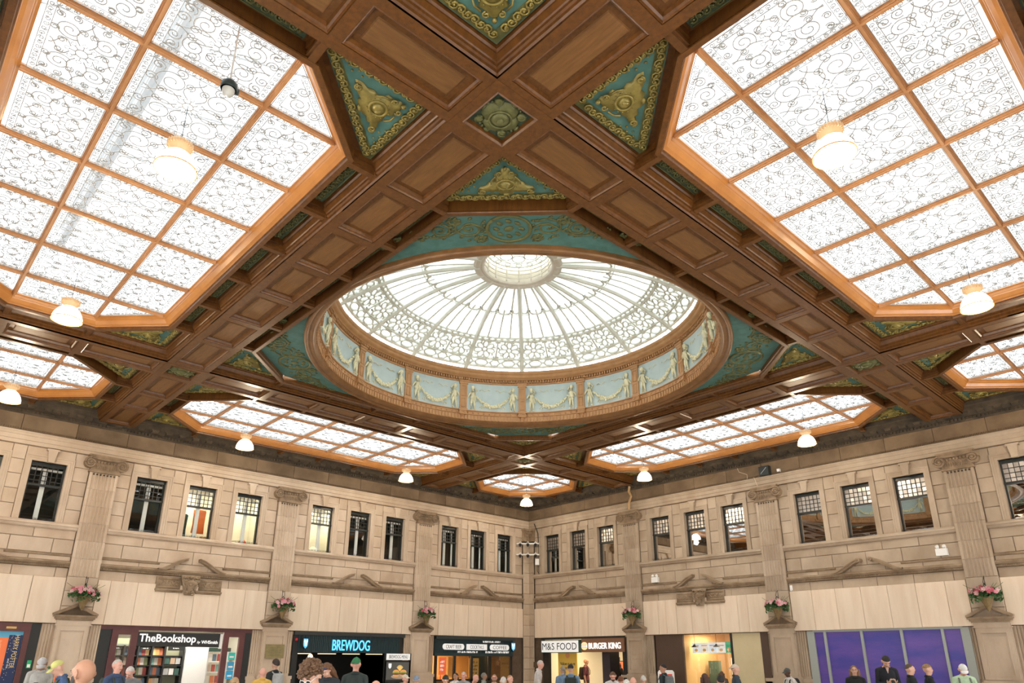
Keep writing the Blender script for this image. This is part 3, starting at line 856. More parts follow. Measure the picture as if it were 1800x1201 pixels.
# fluted shaft block, local x across, front at y=0 towards -y
def flute_poly(hw, n=7, d=.035):
    p = [(-hw, .10), (-hw, 0)]; m = .06; sp = (2*hw-2*m)/n
    for i in range(n):
        x = -hw+m+sp*i
        p += [(x+sp*.12, 0), (x+sp*.25, d*.8), (x+sp*.5, d), (x+sp*.75, d*.8), (x+sp*.88, 0)]
    return p+[(hw, 0), (hw, .10)]
sh_me = MB().ext(flute_poly(.385), 0, .505, axes=(0, 1, 2)).mesh('shaft_block', [m_stone])
sp_me = MB().slab(-.395, .395, 0, .40, 0, .10, .01).mesh('plain_block', [m_stone])
def capital():
    g = MB()
    g.box(-.47, .47, -.10, .10, .42, .50); g.box(-.50, .50, -.12, .10, .47, .52)
    g.box(-.40, .40, -.03, .10, .0, .42); g.box(-.43, .43, -.06, .10, .0, .045); g.box(-.41, .41, -.045, .10, .045, .07)
    for s in (-1, 1):
        c = (s*.435, .27)
        g.tube([(p[0], -.11, p[1]) for p in scroll(c[0], c[1], .165, .03, PI/2, -s*2.1, 44)], [.030*(1-.45*i/44) for i in range(45)], 6)
        g.ext([(c[0]+.155*math.cos(2*PI*i/18), c[1]+.155*math.sin(2*PI*i/18)) for i in range(18)], -.085, .10)
        g.blob((c[0], -.11, c[1]), (.035, .03, .035), 8, 4)
    g.tube([(-.42, -.10, .425), (-.2, -.10, .405), (0, -.10, .40), (.2, -.10, .405), (.42, -.10, .425)], .03, 6)
    for i in range(6): g.blob((-.22+.088*i, -.06, .32), (.034, .04, .045), 6, 5)
    for i in range(7): g.blob((-.26+.088*i, -.05, .33), (.010, .03, .05), 5, 3)
    for i in range(9): g.tube([(-.24+.06*i, -.04, .10), (-.22+.06*i, -.05, .18), (-.25+.06*i, -.04, .24)], .016, 4)
    return g.mesh('capital', [m_cap])
cap_me = capital()
def pediment():
    g = MB()
    g.box(-.54, .54, -.16, .1, .05, .10); g.box(-.50, .50, -.13, .1, .0, .05); g.box(-.46, .46, -.10, .1, -.04, .0)
    g.ext([(-.50, .10), (.50, .10), (0, .36)], -.05, .1)
    for s in (-1, 1): g.ext([(s*.56, .10), (s*.56, .15), (0, .43), (0, .36), (s*.44, .12)], -.15, .1)
    for s in (-1, 1): g.ext([(s*.44, .115), (s*.46, .135), (0, .37), (0, .335)], -.11, -.04)
    return g.mesh('gable', [m_cap])
ped_me = pediment()
def pedestal():
    g = MB()
    g.box(-.42, .42, -.0, .15, 0, 2.62)
    # raised panel border
    for a, b, c, d in ((-.40, -.30, 1.30, 2.62), (.30, .40, 1.30, 2.62), (-.30, .30, 2.50, 2.62), (-.30, .30, 1.30, 1.40)): g.box(a, b, -.03, .1, c, d)
    for a, b, c, d in ((-.315, -.29, 1.39, 2.51), (.29, .315, 1.39, 2.51), (-.29, .29, 2.485, 2.51), (-.29, .29, 1.39, 1.415)): g.box(a, b, -.042, .1, c, d)
    g.box(-.46, .46, -.05, .1, 2.62, 2.655); g.box(-.43, .43, -.035, .1, 2.655, 2.78); g.box(-.44, .44, -.05, .1, 2.76, 2.78)
    # base mouldings
    g.box(-.50, .50, -.08, .15, 1.16, 1.23); g.box(-.46, .46, -.05, .15, 1.23, 1.27); g.box(-.47, .47, -.05, .15, .98, 1.16)
    g.box(-.56, .56, -.12, .15, .90, .98); g.box(-.52, .52, -.09, .15, 0, .90)
    return g.mesh('pedestal', [m_stone])
pd_me = pedestal()
def jamb():
    g = MB()
    for s in (-1, 1):
        g.box(s*.42, s*.75, .05, .2, 0, 2.70)
        for i in range(4): g.box(s*(.47+.075*i), s*(.50+.075*i+.012), .02, .1, 1.30, 2.66)
        g.box(s*.42, s*.80, -.02, .2, 1.12, 1.22); g.box(s*.42, s*.78, .0, .2, .0, 1.12)
    return g.mesh('ribbed_jamb', [m_stone])
jb_me = jamb()
def swan(s, roll):
    """one half of a broken swan-neck pediment, tip towards the bay centre (x=0), s=-1 left"""
    g = MB(); n = 18; up = []
    for i in range(n+1):
        u = i/n; x = -1.04+.86*u; z = .0+.38*(u*u*(3-2*u)*.75+.25*u*u)**.9
        up.append((x, z))
    lo = [(x+.035*0+.0, max(z-.085-.025*math.sin(PI*i/n), -.03)) for i, (x, z) in enumerate(up)]
    poly = up+lo[::-1]
    for k in range(n):
        q = [up[k], up[k+1], lo[k+1], lo[k]]
        g.ext([(s*-1*a if s > 0 else a, b) for a, b in q], -.19, .02)
        q2 = [(up[k][0], up[k][1]+.005), (up[k+1][0], up[k+1][1]+.005), (up[k+1][0], up[k+1][1]-.03), (up[k][0], up[k][1]-.03)]
        g.ext([(s*-1*a if s > 0 else a, b) for a, b in q2], -.23, .02)
    for k in range(5, n):
        a, b = lo[k]; g.blob((-s*-1*a*-1 if s > 0 else a, -.17, b+.012), (.016, .03, .016), 5, 3)
    if roll:
        a, b = up[-1]; a = -a if s > 0 else a
        g.ext([(a+.065*math.cos(2*PI*i/14), b-.05+.065*math.sin(2*PI*i/14)) for i in range(14)], -.26, 0)
        g.blob((a, -.27, b-.05), (.03, .025, .03), 7, 4)
    return g.mesh('scrolled_pediment', [m_carve])
sw = {(s, r): swan(s, r) for s in (-1, 1) for r in (False, True)}
def wall_cartouche():
    g = MB()
    for s in (-1, 1):
        g.box(s*.28, s*1.0, -.05, .05, .16, .52); g.box(s*.33, s*.95, -.035, -.06, .20, .23); g.box(s*.33, s*.95, -.035, -.07, .45, .48)
        g.box(s*.20, s*1.02, -.09, .05, .10, .16); g.box(s*.2, s*1.0, -.07, .05, .06, .10)
        g.tube([(s*(.36+.56*k/20), -.06, .34+.06*math.sin(k*.95)) for k in range(21)], .016, 5)
        for k in range(7): g.blob((s*(.40+.08*k), -.06, .34+(.06 if k % 2 else -.06)), (.03, .02, .026), 6, 4)
        for k in range(12): g.box(s*(.30+.058*k), s*(.33+.058*k), -.08, .0, .065, .095)
    out = [(-.29, .62), (.29, .62), (.27, .50), (.22, .30), (.17, .10), (.13, .0), (-.13, .0), (-.17, .10), (-.22, .30), (-.27, .50)]
    g.ext(out, -.10, .05); n = len(out)
    M = T(0, -.10, .34) @ RX(PI/2)
    cartouche(g, T(0, -.10, .32) @ Matrix(((1, 0, 0, 0), (0, 0, 1, 0), (0, 1, 0, 0), (0, 0, 0, 1))), 0, .72)
    for s in (-1, 1):
        g.tube([(p[0], -.13, p[1]) for p in scroll(s*.17, .50, .085, .02, 0, s*1.5, 16)], .026, 5)
        g.tube([(p[0], -.12, p[1]) for p in scroll(s*.09, .07, .06, .015, 0, -s*1.4, 14)], .02, 5)
        g.tube([(s*.20, -.12, .42), (s*.22, -.13, .32), (s*.14, -.13, .16)], .025, 5)
    g.blob((0, -.12, .55), (.07, .06, .05), 8, 5)
    return g.mesh('cartouche', [m_carve], smooth=True)
wc_me = wall_cartouche()
key_me = MB().ext([(-.075, 0), (.075, 0), (.12, .34), (.16, .34), (.16, .40), (-.16, .40), (-.16, .34), (-.12, .34)], -.10, .02).mesh('keystone', [m_stone])
def surround():
    g = MB(); z0, z1 = 0, ZW1-ZW0
    for (w0, w1, y) in ((WO, WO+.07, -.015), (WO+.07, WO+.13, -.03), (WO+.13, WO+.17, -.05)):
        for s in (-1, 1): g.box(s*w0, s*w1, y, .25, z0, z1+w1-WO)
        g.box(-w0, w0, y, .25, z1+w0-WO, z1+w1-WO)
    return g.mesh('stone_surround', [m_stone])
sur_me = surround()
def sash():
    g = MB(); z1 = ZW1-ZW0; y = .16
    for s in (-1, 1): g.box(s*(WO-.05), s*(WO+.01), y, y+.1, 0, z1)
    g.box(-WO, WO, y-.02, y+.1, z1-.10, z1); g.box(-WO, WO, y, y+.08, 0, .05)
    zu = ZUP-ZW0; g.box(-WO, WO, y-.03, y+.06, zu-.03, zu+.03)
    return g.mesh('sash_frame', [m_sash])
def grid():
    g = MB(); zu = ZUP-ZW0; z1 = ZW1-ZW0-.10; y = .175
    for i in range(1, 6): x = -WO+.05+(2*WO-.1)*i/6; g.box(x-.009, x+.009, y, y+.03, zu, z1)
    for i in range(1, 4): z = zu+(z1-zu)*i/4; g.box(-WO, WO, y-.002, y+.028, z-.009, z+.009)
    return g.mesh('glazing_grid', [m_sash])
sash_me, grid_me = sash(), grid()
def pane_m(m, z0, z1, y): return MB().box(-WO+.04, WO-.04, y, y+.006, z0, z1).mesh('window_pane', [m])
pu = {True: pane_m(m_winL, ZUP-ZW0, ZW1-ZW0-.08, .20), False: pane_m(m_winR, ZUP-ZW0, ZW1-ZW0-.08, .20)}
pl = {True: pane_m(m_winL, .03, ZUP-ZW0-.02, .215), False: pane_m(m_winR, .03, ZUP-ZW0-.02, .215)}
# pebbled panes of the upper sash on the mirror side: a grid of slightly tilted panes
def pebble(m):
    g = MB(); zu = ZUP-ZW0; z1 = ZW1-ZW0-.10; rr = random.Random(11)
    for i in range(6):
        for j in range(4):
            x0 = -WO+.05+(2*WO-.1)*i/6; x1 = x0+(2*WO-.1)/6; a = zu+(z1-zu)*j/4; b = a+(z1-zu)/4
            d = [rr.uniform(-.006, .006) for _ in range(3)]; d.append(d[0]+d[2]-d[1])
            g.add([(x0, .20+d[0], a), (x1, .20+d[1], a), (x1, .20+d[2], b), (x0, .20+d[3], b)], [(0, 1, 2, 3)])
    return g.mesh('small_panes', [m])
peb = {True: pebble(m_winL), False: pebble(m_winF)}
def spikes():
    g = MB(); rr = random.Random(2)
    for i in range(30):
        x = -WO+.03+i*.029; g.tube([(x, -.02, 0), (x+rr.uniform(-.02, .02), -.06, .085)], .0035, 3)
        g.tube([(x, -.0, 0), (x+rr.uniform(-.02, .02), .03, .085)], .0035, 3)
    g.box(-WO+.02, WO-.02, -.02, .01, 0, .012)
    return g.mesh('bird_spikes', [m_iron])
spk_me = spikes()
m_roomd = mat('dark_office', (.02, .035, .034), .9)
m_rooml = mat('cream_office', (.58, .53, .40), .9, (.50, .46, .36), 1.2)
def room_mesh(m):
    g = MB(); x, y0, y1, z0, z1 = .78, .30, 1.7, -.25, 2.0
    g.add([(-x, y0, z0), (x, y0, z0), (x, y1, z0), (-x, y1, z0), (-x, y0, z1), (x, y0, z1), (x, y1, z1), (-x, y1, z1)],
          [(0, 1, 2, 3), (4, 5, 6, 7), (1, 2, 6, 5), (2, 3, 7, 6), (3, 0, 4, 7)])
    return g.mesh('room_lining', [m])
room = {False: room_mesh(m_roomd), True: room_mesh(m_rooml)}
def inner(off, second):
    g = MB(); g.box(off-.06, off+.06, .245, .29, 0, 1.55)
    if second: g.box(second-.03, second+.03, .245, .29, 0, 1.55)
    g.box(-WO, WO, .30, .36, -.02, .05); g.box(-WO, WO, .30, .36, 1.50, 1.56)
    return g.mesh('inner_window', [m_uwhite])
win_n = 0
def window(M, left, lit_=False, off=.0, second=0, lab=''):
    global win_n; win_n += 1
    wd = thing('window_%d' % win_n, lab, 'window', M, kind='structure')
    inst(sur_me, 'stone_surround', wd); inst(key_me, 'keystone', wd, T(0, -.03, ZW1-ZW0-.02))
    inst(sash_me, 'sash_frame', wd); inst(grid_me, 'glazing_grid', wd)
    inst(peb[left], 'small_panes', wd); inst(pl[left], 'window_pane', wd); inst(spk_me, 'bird_spikes', wd, T(0, .04, 0))
    inst(room[lit_], 'room_lining', wd)
    if left: inst(inner(off, second), 'inner_window', wd)
    if lit_:
        ld = bpy.data.lights.new('office_light', 'AREA'); ld.energy = 60; ld.size = .5; ld.color = (1, .93, .78)
        lo = bpy.data.objects.new('office_light', ld); COL.objects.link(lo); lo.parent = wd; lo.matrix_basis = T(.1, .9, 1.93)
    return wd
BAYTXT = {}
def build_wall(name, M, left, lab):
    cs = -1 if not left else 1                       # side of the room corner in local x
    lo, hi = (-13.9, 12.6) if left else (-12.6, 13.9)
    bays = [-3, 3, 8.95*cs, -9*cs]
    wins = []
    for c in bays:
        for k in (-1, 0, 1):
            x = c+k*1.6 if abs(c) < 8.99 and abs(c) > 8.9 or True else 0
            if abs(c) == 9 and abs(x) > 9.2: continue
            wins.append((c, c+k*(1.58 if abs(c) > 8.9 else 1.6)))
    wins = sorted(wins, key=lambda a: a[1])
    core = MB()
    cy0, cy1 = .045, .28
    core.box(lo, hi, cy0, cy1, 2.66, ZW0); core.box(lo, hi, cy0, cy1, ZW1, 9.3)
    xs = [lo]
    for _, x in wins: xs += [x-WO-.01, x+WO+.01]
    xs.append(hi)
    for i in range(0, len(xs), 2): core.box(xs[i], xs[i+1], cy0, cy1, ZW0, ZW1)
    core.box(lo, hi, 4.3, 4.5, -.2, 2.9); core.box(lo, hi, .2, 4.5, 2.76, 2.9)
    # solid ground floor beyond the shops, and behind pedestals
    for p in (-6, 0, 6): core.box(p-.75, p+.75, .10, 3.0, 0, 2.66)
    if left: core.box(11.05, 12.3, .045, 3, 0, 2.7); core.box(-13.9, -8.7, .045, .3, 0, 2.66)
    else: core.box(-12.3, -11.2, .045, 3, 0, 2.7); core.box(6.7, 13.9, .045, .3, 0, 2.66)
    wall = core.build(name, m_core, None, M); tag(wall, lab, 'wall', kind='structure')
    def stone(x0, x1, z0, z1, y=0.0):
        g = .011; inst(stone_mesh(x1-x0-g, z1-z0-g), 'stone_block', wall, T((x0+x1)/2, y, z0))
    rr = random.Random(4 if left else 5)
    for c in bays:
        near = abs(c) == 9
        b0, b1 = c-2.61, c+2.61
        if abs(c) < 8.99 and abs(c) > 8.9:       # bay at the room corner
            b0, b1 = (6.39, 11.62) if left else (-11.62, -6.39)
        wx = [x for cc, x in wins if cc == c]
        edges = [b0]
        for x in wx: edges += [x-WO-.17, x+WO+.17]
        edges.append(b1)
        n = 5; hh = (7.54-ZW0)/n
        for i in range(0, len(edges), 2):
            for k in range(n):
                if edges[i+1]-edges[i] > .75 and near:
                    m_ = (edges[i]+edges[i+1])/2; stone(edges[i], m_, ZW0+k*hh, ZW0+(k+1)*hh); stone(m_, edges[i+1], ZW0+k*hh, ZW0+(k+1)*hh)
                else: stone(edges[i], edges[i+1], ZW0+k*hh, ZW0+(k+1)*hh)
        for x in wx: stone(x-WO-.17, x+WO+.17, ZW1+.17, 7.54)
        for (z0, z1, off) in ((4.99, 5.26, 0), (4.58, 4.99, .5), (4.38, 4.58, 0), (3.92, 4.20, .3)):
            cuts = [b0]; k = 5
            for j in range(1, k+1):
                x = b0+(b1-b0)*(j-off+(.0))/k
                if b0+.25 < x < b1-.25: cuts.append(x)
            cuts.append(b1)
            for a, b in zip(cuts[:-1], cuts[1:]): stone(a, b, z0, z1)
        # sill, string and cornice
        e = MB(); e.ext([(.02, 5.24), (-.07, 5.27), (-.10, 5.33), (-.13, 5.34), (-.13, 5.39), (-.05, 5.44), (.03, 5.45)], b0, b1, axes=(1, 2, 0)); e.build('sill', m_stone, wall)
        e = MB(); e.ext([(.02, 4.20), (-.05, 4.21), (-.05, 4.27), (-.10, 4.275), (-.12, 4.31), (-.15, 4.32), (-.15, 4.35), (-.08, 4.385), (.02, 4.39)], b0, b1, axes=(1, 2, 0))
        nd = int((b1-b0)/.055)
        for j in range(nd): x = b0+.02+j*.055; e.box(x, x+.028, -.085, -.04, 4.222, 4.262)
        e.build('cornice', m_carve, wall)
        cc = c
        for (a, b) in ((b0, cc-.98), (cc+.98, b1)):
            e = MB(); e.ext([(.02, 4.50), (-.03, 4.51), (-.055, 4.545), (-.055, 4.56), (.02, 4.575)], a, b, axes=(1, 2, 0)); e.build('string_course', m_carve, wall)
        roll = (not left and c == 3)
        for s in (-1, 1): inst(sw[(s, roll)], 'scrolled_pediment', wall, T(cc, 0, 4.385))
        if (left and c == -3) or (not left and c == -3): inst(wc_me, 'cartouche', wall, T(cc, -.03, 3.63))
        # cladding panels over the shopfronts
        wlist = [.78, .33, .80, .74, .40, .78, .72, .45] if left else [.62, .45, .66, .34, .70, .36, .66, .5, .64]
        if abs(c) == 3 and not left and c == 3: wlist = [.75, .78, .80, .80, .80, .80, .55]
        rr.shuffle(wlist) if c != 3 else None
        p0, p1 = (b0+.01, b1-.01)
        if abs(c) == 3: p0, p1 = c-2.585, c+2.585
        tot = sum(wlist); x = p0
        for wv in wlist:
            w2 = wv*(p1-p0)/tot
            top = 3.92
            inst(clad_mesh(w2-.008, top-2.68), 'cladding_panel', wall, T(x+w2/2, -.065, 2.68)); x += w2
    # entablature, running the whole wall
    a0, a1 = lo, hi
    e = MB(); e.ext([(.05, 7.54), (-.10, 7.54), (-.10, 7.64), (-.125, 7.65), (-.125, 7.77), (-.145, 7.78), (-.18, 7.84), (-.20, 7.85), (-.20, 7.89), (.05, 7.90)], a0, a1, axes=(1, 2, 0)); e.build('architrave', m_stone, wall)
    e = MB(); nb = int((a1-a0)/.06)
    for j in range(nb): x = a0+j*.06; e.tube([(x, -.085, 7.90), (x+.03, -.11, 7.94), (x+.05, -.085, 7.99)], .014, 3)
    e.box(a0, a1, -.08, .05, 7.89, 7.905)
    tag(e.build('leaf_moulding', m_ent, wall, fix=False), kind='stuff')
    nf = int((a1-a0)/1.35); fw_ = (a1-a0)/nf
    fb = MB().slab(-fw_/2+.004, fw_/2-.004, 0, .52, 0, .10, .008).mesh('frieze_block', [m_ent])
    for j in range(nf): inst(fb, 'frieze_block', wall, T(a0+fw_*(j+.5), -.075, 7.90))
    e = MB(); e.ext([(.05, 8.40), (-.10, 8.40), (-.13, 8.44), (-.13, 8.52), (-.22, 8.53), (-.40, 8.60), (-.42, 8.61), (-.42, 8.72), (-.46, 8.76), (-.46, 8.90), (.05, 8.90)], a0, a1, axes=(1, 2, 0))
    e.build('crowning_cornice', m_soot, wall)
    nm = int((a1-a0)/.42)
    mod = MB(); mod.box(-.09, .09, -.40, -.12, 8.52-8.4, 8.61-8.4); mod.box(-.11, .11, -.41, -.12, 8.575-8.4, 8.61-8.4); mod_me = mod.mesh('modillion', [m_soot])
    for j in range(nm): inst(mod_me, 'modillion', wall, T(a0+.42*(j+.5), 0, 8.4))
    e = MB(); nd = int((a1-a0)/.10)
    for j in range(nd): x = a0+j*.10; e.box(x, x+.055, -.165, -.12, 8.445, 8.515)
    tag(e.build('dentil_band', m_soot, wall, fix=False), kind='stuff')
    # pilasters
    for p in (-6, 0, 6):
        pb = MB(); pb.box(p-.385, p+.385, -.015, .06, 2.9, 7.05); po = pb.build('pilaster', m_core, wall)
        for k in range(6): inst(sh_me, 'shaft_block', po, T(p, -.11, 3.97+k*.512))
        for k in range(3): inst(sp_me, 'plain_block', po, T(p, -.11, 2.74+k*.41))
        d = MB()
        for i in range(7):
            sp_ = (.77-.12)/7; x = p-.385+.06+sp_*(i+.5); d.box(x-.02, x+.02, -.118, -.10, 6.955, 6.995)
        d.build('flute_heads', m_soot, po)
        inst(cap_me, 'capital', po, T(p, -.10, 7.03))
        inst(ped_me, 'gable', po, T(p, -.06, 2.80)); inst(pd_me, 'pedestal', po, T(p, -.10, 0)); inst(jb_me, 'ribbed_jamb', po, T(p, 0, 0))
    # folded pilaster in the room corner
    x0, x1 = (11.62, 12.3) if left else (-12.3, -11.62)
    z = 0; k = 0
    while z < 6.9:
        stone(x0, x1, z, min(z+.46, 6.95), -.11); z += .46
    g = MB(); xa, xb = min(x0, x1), max(x0, x1)
    g.box(xa-.03, xb+.03, -.16, .05, 6.95, 7.0); g.box(xa-.05, xb+.05, -.20, .05, 7.44, 7.54); g.box(xa, xb, -.10, .05, 7.0, 7.44)
    for j in range(3): g.tube([(p_[0], -.18, p_[1]) for p_ in scroll((x0 if left else x1)+(.12+.0*j)*cs, 7.28, .13, .03, PI/2, 2, 24)], .025, 5) if j == 0 else None
    g.build('corner_capital', m_carve, wall)
    return wall, wins
wall_left, wins_l = build_wall('wall_left', WL, True, 'carved sandstone wall on the left with bookshop and bar fronts below')
wall_right, wins_r = build_wall('wall_right', WR, False, 'carved sandstone wall on the right with food counters and purple hoarding below')
LW = {-9: 'far left', -3: 'above the bookshop', 3: 'above the blue-lit bar sign', 8.95: 'above the craft beer signs by the room corner'}
RW = {9: 'at the right edge of the view', 3: 'above the purple hoarding', -3: 'above the burger counter window', -8.95: 'above the white food sign by the room corner'}
ORD = ['leftmost', 'middle', 'rightmost']
def win_lab(wins, c, x, names, what):
    xs = sorted(v for cc, v in wins if cc == c); i = xs.index(x)
    o = ORD[i] if len(xs) == 3 else ('inner' if abs(x) < 8 else 'outer')
    return '%s of the sash windows %s, %s' % (o, names[c], what)
litL = {1, 2, 3}
ls = sorted(wins_l, key=lambda a: a[1])
cfg = {}
for i, (c, x) in enumerate(ls):
    is_lit = (c == -3 and x > -3.5) or (c == 3 and x < 2)
    off = {-9: -.02, -3: 0.0, 3: .02, 8.95: -.10}[c]
    sec = .30 if c in (8.95,) else 0
    window(WL @ T(x, 0, ZW0), True, is_lit, off, sec, win_lab(wins_l, c, x, LW, 'lit cream inside' if is_lit else 'dark inside'))
for (c, x) in sorted(wins_r, key=lambda a: a[1]):
    window(WR @ T(x, 0, ZW0), False, False, 0, 0, win_lab(wins_r, c, x, RW, 'mirroring the hall'))
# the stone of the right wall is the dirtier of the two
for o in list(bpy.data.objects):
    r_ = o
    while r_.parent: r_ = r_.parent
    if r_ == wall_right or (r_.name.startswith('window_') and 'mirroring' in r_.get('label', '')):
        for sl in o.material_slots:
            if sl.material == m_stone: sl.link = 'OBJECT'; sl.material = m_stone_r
# clothes hanging in the lit office window
def garment(name, lab, cat, M, col, dark=None):
    g = MB()
    pr = [(.17, .80), (.21, .77), (.20, .55), (.19, .30), (.21, .02)]
    vs = []; n = 12
    for hw_, z in pr:
        for j in range(n): q = 2*PI*j/n; vs.append((hw_*math.cos(q), .07*math.sin(q)+.012*math.sin(5*q), z))
    fs = [(i*n+j, i*n+(j+1) % n, (i+1)*n+(j+1) % n, (i+1)*n+j) for i in range(len(pr)-1) for j in range(n)]
    fs += [tuple(range(n)), tuple(range(len(vs)-1, len(vs)-n-1, -1))]
    g.add(vs, fs)
    g.tube([(.0, 0, .80), (0, 0, .95), (.03, 0, 1.0)], .006, 4)
    o = g.build(name, flat(name+'_cloth', col, .9), None, M, smooth=True); tag(o, lab, cat)
garment('safety_vest', 'orange safety vest hanging in the lit office window', 'vest', WL @ T(-2.80, .60, ZW0+.24), (.85, .20, .05))
garment('coat', 'dark green coat hanging in the lit office window', 'coat', WL @ T(-3.36, .62, ZW0+.05), (.015, .05, .045))
b = MB().box(-.14, .14, -.1, .1, 0, .22).box(-.15, .15, -.11, .11, .20, .235).build('storage_box', flat('orange_card', (.62, .28, .07)), None, WL @ T(-2.60, .42, ZW0+.02) @ SCL(.9, .6, .5)); tag(b, 'tan cardboard box on the sill below the orange vest', 'box')
b = MB(); b.blob((0, 0, .09), (.13, .1, .1), 10, 6); b.blob((.02, -.06, .07), (.05, .06, .05), 8, 5); b = b.build('helmet', flat('red_plastic', (.7, .08, .03), .35), None, WL @ T(-1.28, .50, ZW0+.02), smooth=True); tag(b, 'red and white safety helmet on an office window sill', 'helmet')
# ================================================================== shopfronts (local frames of the two walls)
def text_mesh(s, w_, h_, mt, depth=.012, bold=0., shear=0.):
    cu = bpy.data.curves.new('lettering', 'FONT'); cu.body = s; cu.size = 1; cu.extrude = .02; cu.resolution_u = 3
    cu.offset = bold; cu.shear = shear
    to = bpy.data.objects.new('lettering_tmp', cu)
    me = bpy.data.meshes.new_from_object(to)
    bpy.data.objects.remove(to); bpy.data.curves.remove(cu)
    n = len(me.vertices); co = np.zeros(n*3); me.vertices.foreach_get('co', co); co = co.reshape(-1, 3)
    lo, hi = co.min(0), co.max(0)
    x = (co[:, 0]-(lo[0]+hi[0])/2)*w_/(hi[0]-lo[0]); z = (co[:, 1]-(lo[1]+hi[1])/2)*h_/(hi[1]-lo[1])
    y = -(co[:, 2]-lo[2])/(hi[2]-lo[2])*depth
    me.vertices.foreach_set('co', np.stack([x, y, z], 1).astype(np.float32).ravel())
    me.materials.clear(); me.materials.append(mt); me.update()
    return me
def text(s, x0, x1, z0, z1, y, mt, parent, name='lettering', depth=.012, bold=0., shear=0., M=None):
    me = text_mesh(s, x1-x0, z1-z0, mt, depth, bold, shear)
    return inst(me, name, parent, (M or I4()) @ T((x0+x1)/2, y, (z0+z1)/2))
def glyphs(x0, x1, z0, z1, y, mt, parent, name='illegible_print', depth=.003, M=None, seed=1):
    """print too small to read in the photograph: a row of strokes"""
    r = random.Random(seed); g = MB(); x = x0; h = z1-z0; u = h*.62
    while x < x1-u*.5:
        w_ = u*r.uniform(.55, 1.0); t = h*.16
        if x+w_ > x1: break
        k = r.randrange(4)
        g.box(x, x+t, y-depth, y, z0, z1 if k != 1 else z0+h*.7)
        if k in (0, 2): g.box(x+w_-t, x+w_, y-depth, y, z0 if k == 0 else z0+h*.45, z1)
        if k in (0, 1, 3): g.box(x+t, x+w_-t, y-depth, y, z0+h*.42, z0+h*.42+t)
        if k == 3: g.box(x+t, x+w_, y-depth, y, z1-t, z1)
        x += w_+u*(.28 if r.random() < .85 else .9)
    if g.v: tag(g.build(name, mt, parent, M, fix=False), kind='stuff')
def shell(x0, x1, y0, y1, z0, z1, m, parent, name='shop_lining'):
    g = MB()
    g.add([(x0, y0, z0), (x1, y0, z0), (x1, y1, z0), (x0, y1, z0), (x0, y0, z1), (x1, y0, z1), (x1, y1, z1), (x0, y1, z1)],
          [(4, 5, 6, 7), (1, 2, 6, 5), (2, 3, 7, 6), (3, 0, 4, 7)])
    return g.build(name, m, parent)
def arealamp(parent, M, w_, sx, sy, col):
    ld = bpy.data.lights.new('shop_light', 'AREA'); ld.shape = 'RECTANGLE'; ld.size = sx; ld.size_y = sy; ld.energy = w_; ld.color = col
    lo = bpy.data.objects.new('shop_light', ld); COL.objects.link(lo); lo.parent = parent; lo.matrix_basis = M
def B(x0, x1, y0, y1, z0, z1, m, parent, name, M=None): return MB().box(x0, x1, y0, y1, z0, z1).build(name, m, parent, M)

m_maroon = mat('maroon_paint', (.115, .028, .026), .45, (.085, .02, .02), 4)
m_cyan = lit('cyan_neon', (.10, .55, .95), 1.5)
m_wlit = lit('white_lit_letters', (1, .97, .93), .8)
m_wbox = lit('white_lightbox', (1, 1, .98), .42)
m_ink = flat('dark_lettering', (.03, .035, .035))
m_wht = flat('white_paint', (.85, .85, .83), .5)
m_cor = mat('dark_teal_cladding', (.012, .035, .042), .5)
m_brown = mat('brown_panel', (.085, .048, .032), .6, (.07, .04, .026), 2)
m_beige = mat('beige_panel', (.62, .53, .33), .7, (.55, .47, .29), 1.5)
m_grey = mat('grey_steel_frame', (.33, .36, .34), .5)
m_purple = mat('purple_hoarding_print', (.040, .034, .30), .35, (.135, .065, .36), 1.1, stretch=(.5, 1, 1.6))
m_orange = flat('orange_print', (.95, .22, .07)); m_navy = flat('navy_print', (.012, .028, .10)); m_sky = flat('sky_blue_print', (.12, .42, .62))
m_warmwall = mat('warm_interior_wall', (.72, .48, .22), .8); m_creamw = mat('cream_interior_wall', (.74, .70, .60), .8)
m_yellow = flat('yellow_wall_panel', (.90, .62, .12), .6)
m_darkint = flat('dark_interior', (.012, .012, .013), .8)
m_brass = mat('brass_plate', (.30, .245, .11), .45, (.22, .18, .08), 8, metal=.4)
m_shelf = flat('black_shelving', (.02, .02, .02))

# ---- far left: maroon framed poster by the bookshop
fr = thing('poster_frame', 'maroon doorway frame with a tall banner poster left of the bookshop', 'shopfront', WL)
g = MB()
for a, b, c, d in ((-8.62, -8.30, 0, 2.44), (-7.12, -6.98, 0, 2.44), (-8.62, -6.98, 2.44, 2.66), (-8.3, -7.12, 0, .1)): g.box(a, b, -.04, .10, c, d)
g.build('frame', m_maroon, fr)
B(-7.55, -7.32, -.055, -.04, 2.50, 2.555, flat('gold_plate', (.65, .40, .12), .4), fr, 'name_plate')
B(-8.3, -7.12, .02, .04, .1, 2.44, m_sky, fr, 'poster_sky')
B(-8.3, -7.43, .0, .03, .1, 2.27, m_orange, fr, 'poster_orange')
B(-7.43, -7.13, -.008, .03, .1, 2.34, m_navy, fr, 'poster_navy')
text('HARRY POTTER', -.42, .42, -.055, .055, 0, flat('gold_print', (.80, .62, .28)), fr, 'poster_title', .004, M=T(-7.24, -.012, 1.92) @ RY(PI/2))
text('and the', -.12, .12, -.025, .025, 0, m_wht, fr, 'poster_subtitle', .004, M=T(-7.33, -.012, 1.62) @ RY(PI/2))
pom = flat('pale_orange_print', (.98, .50, .28))
for i, z in enumerate((1.35, 1.70, 2.05)): glyphs(-.15, .15, -.03, .03, 0, pom, fr, 'poster_text', .004, T(-7.66+.03*i, -.006, z) @ RY(PI/2), i)
rr = random.Random(8)
g = MB()
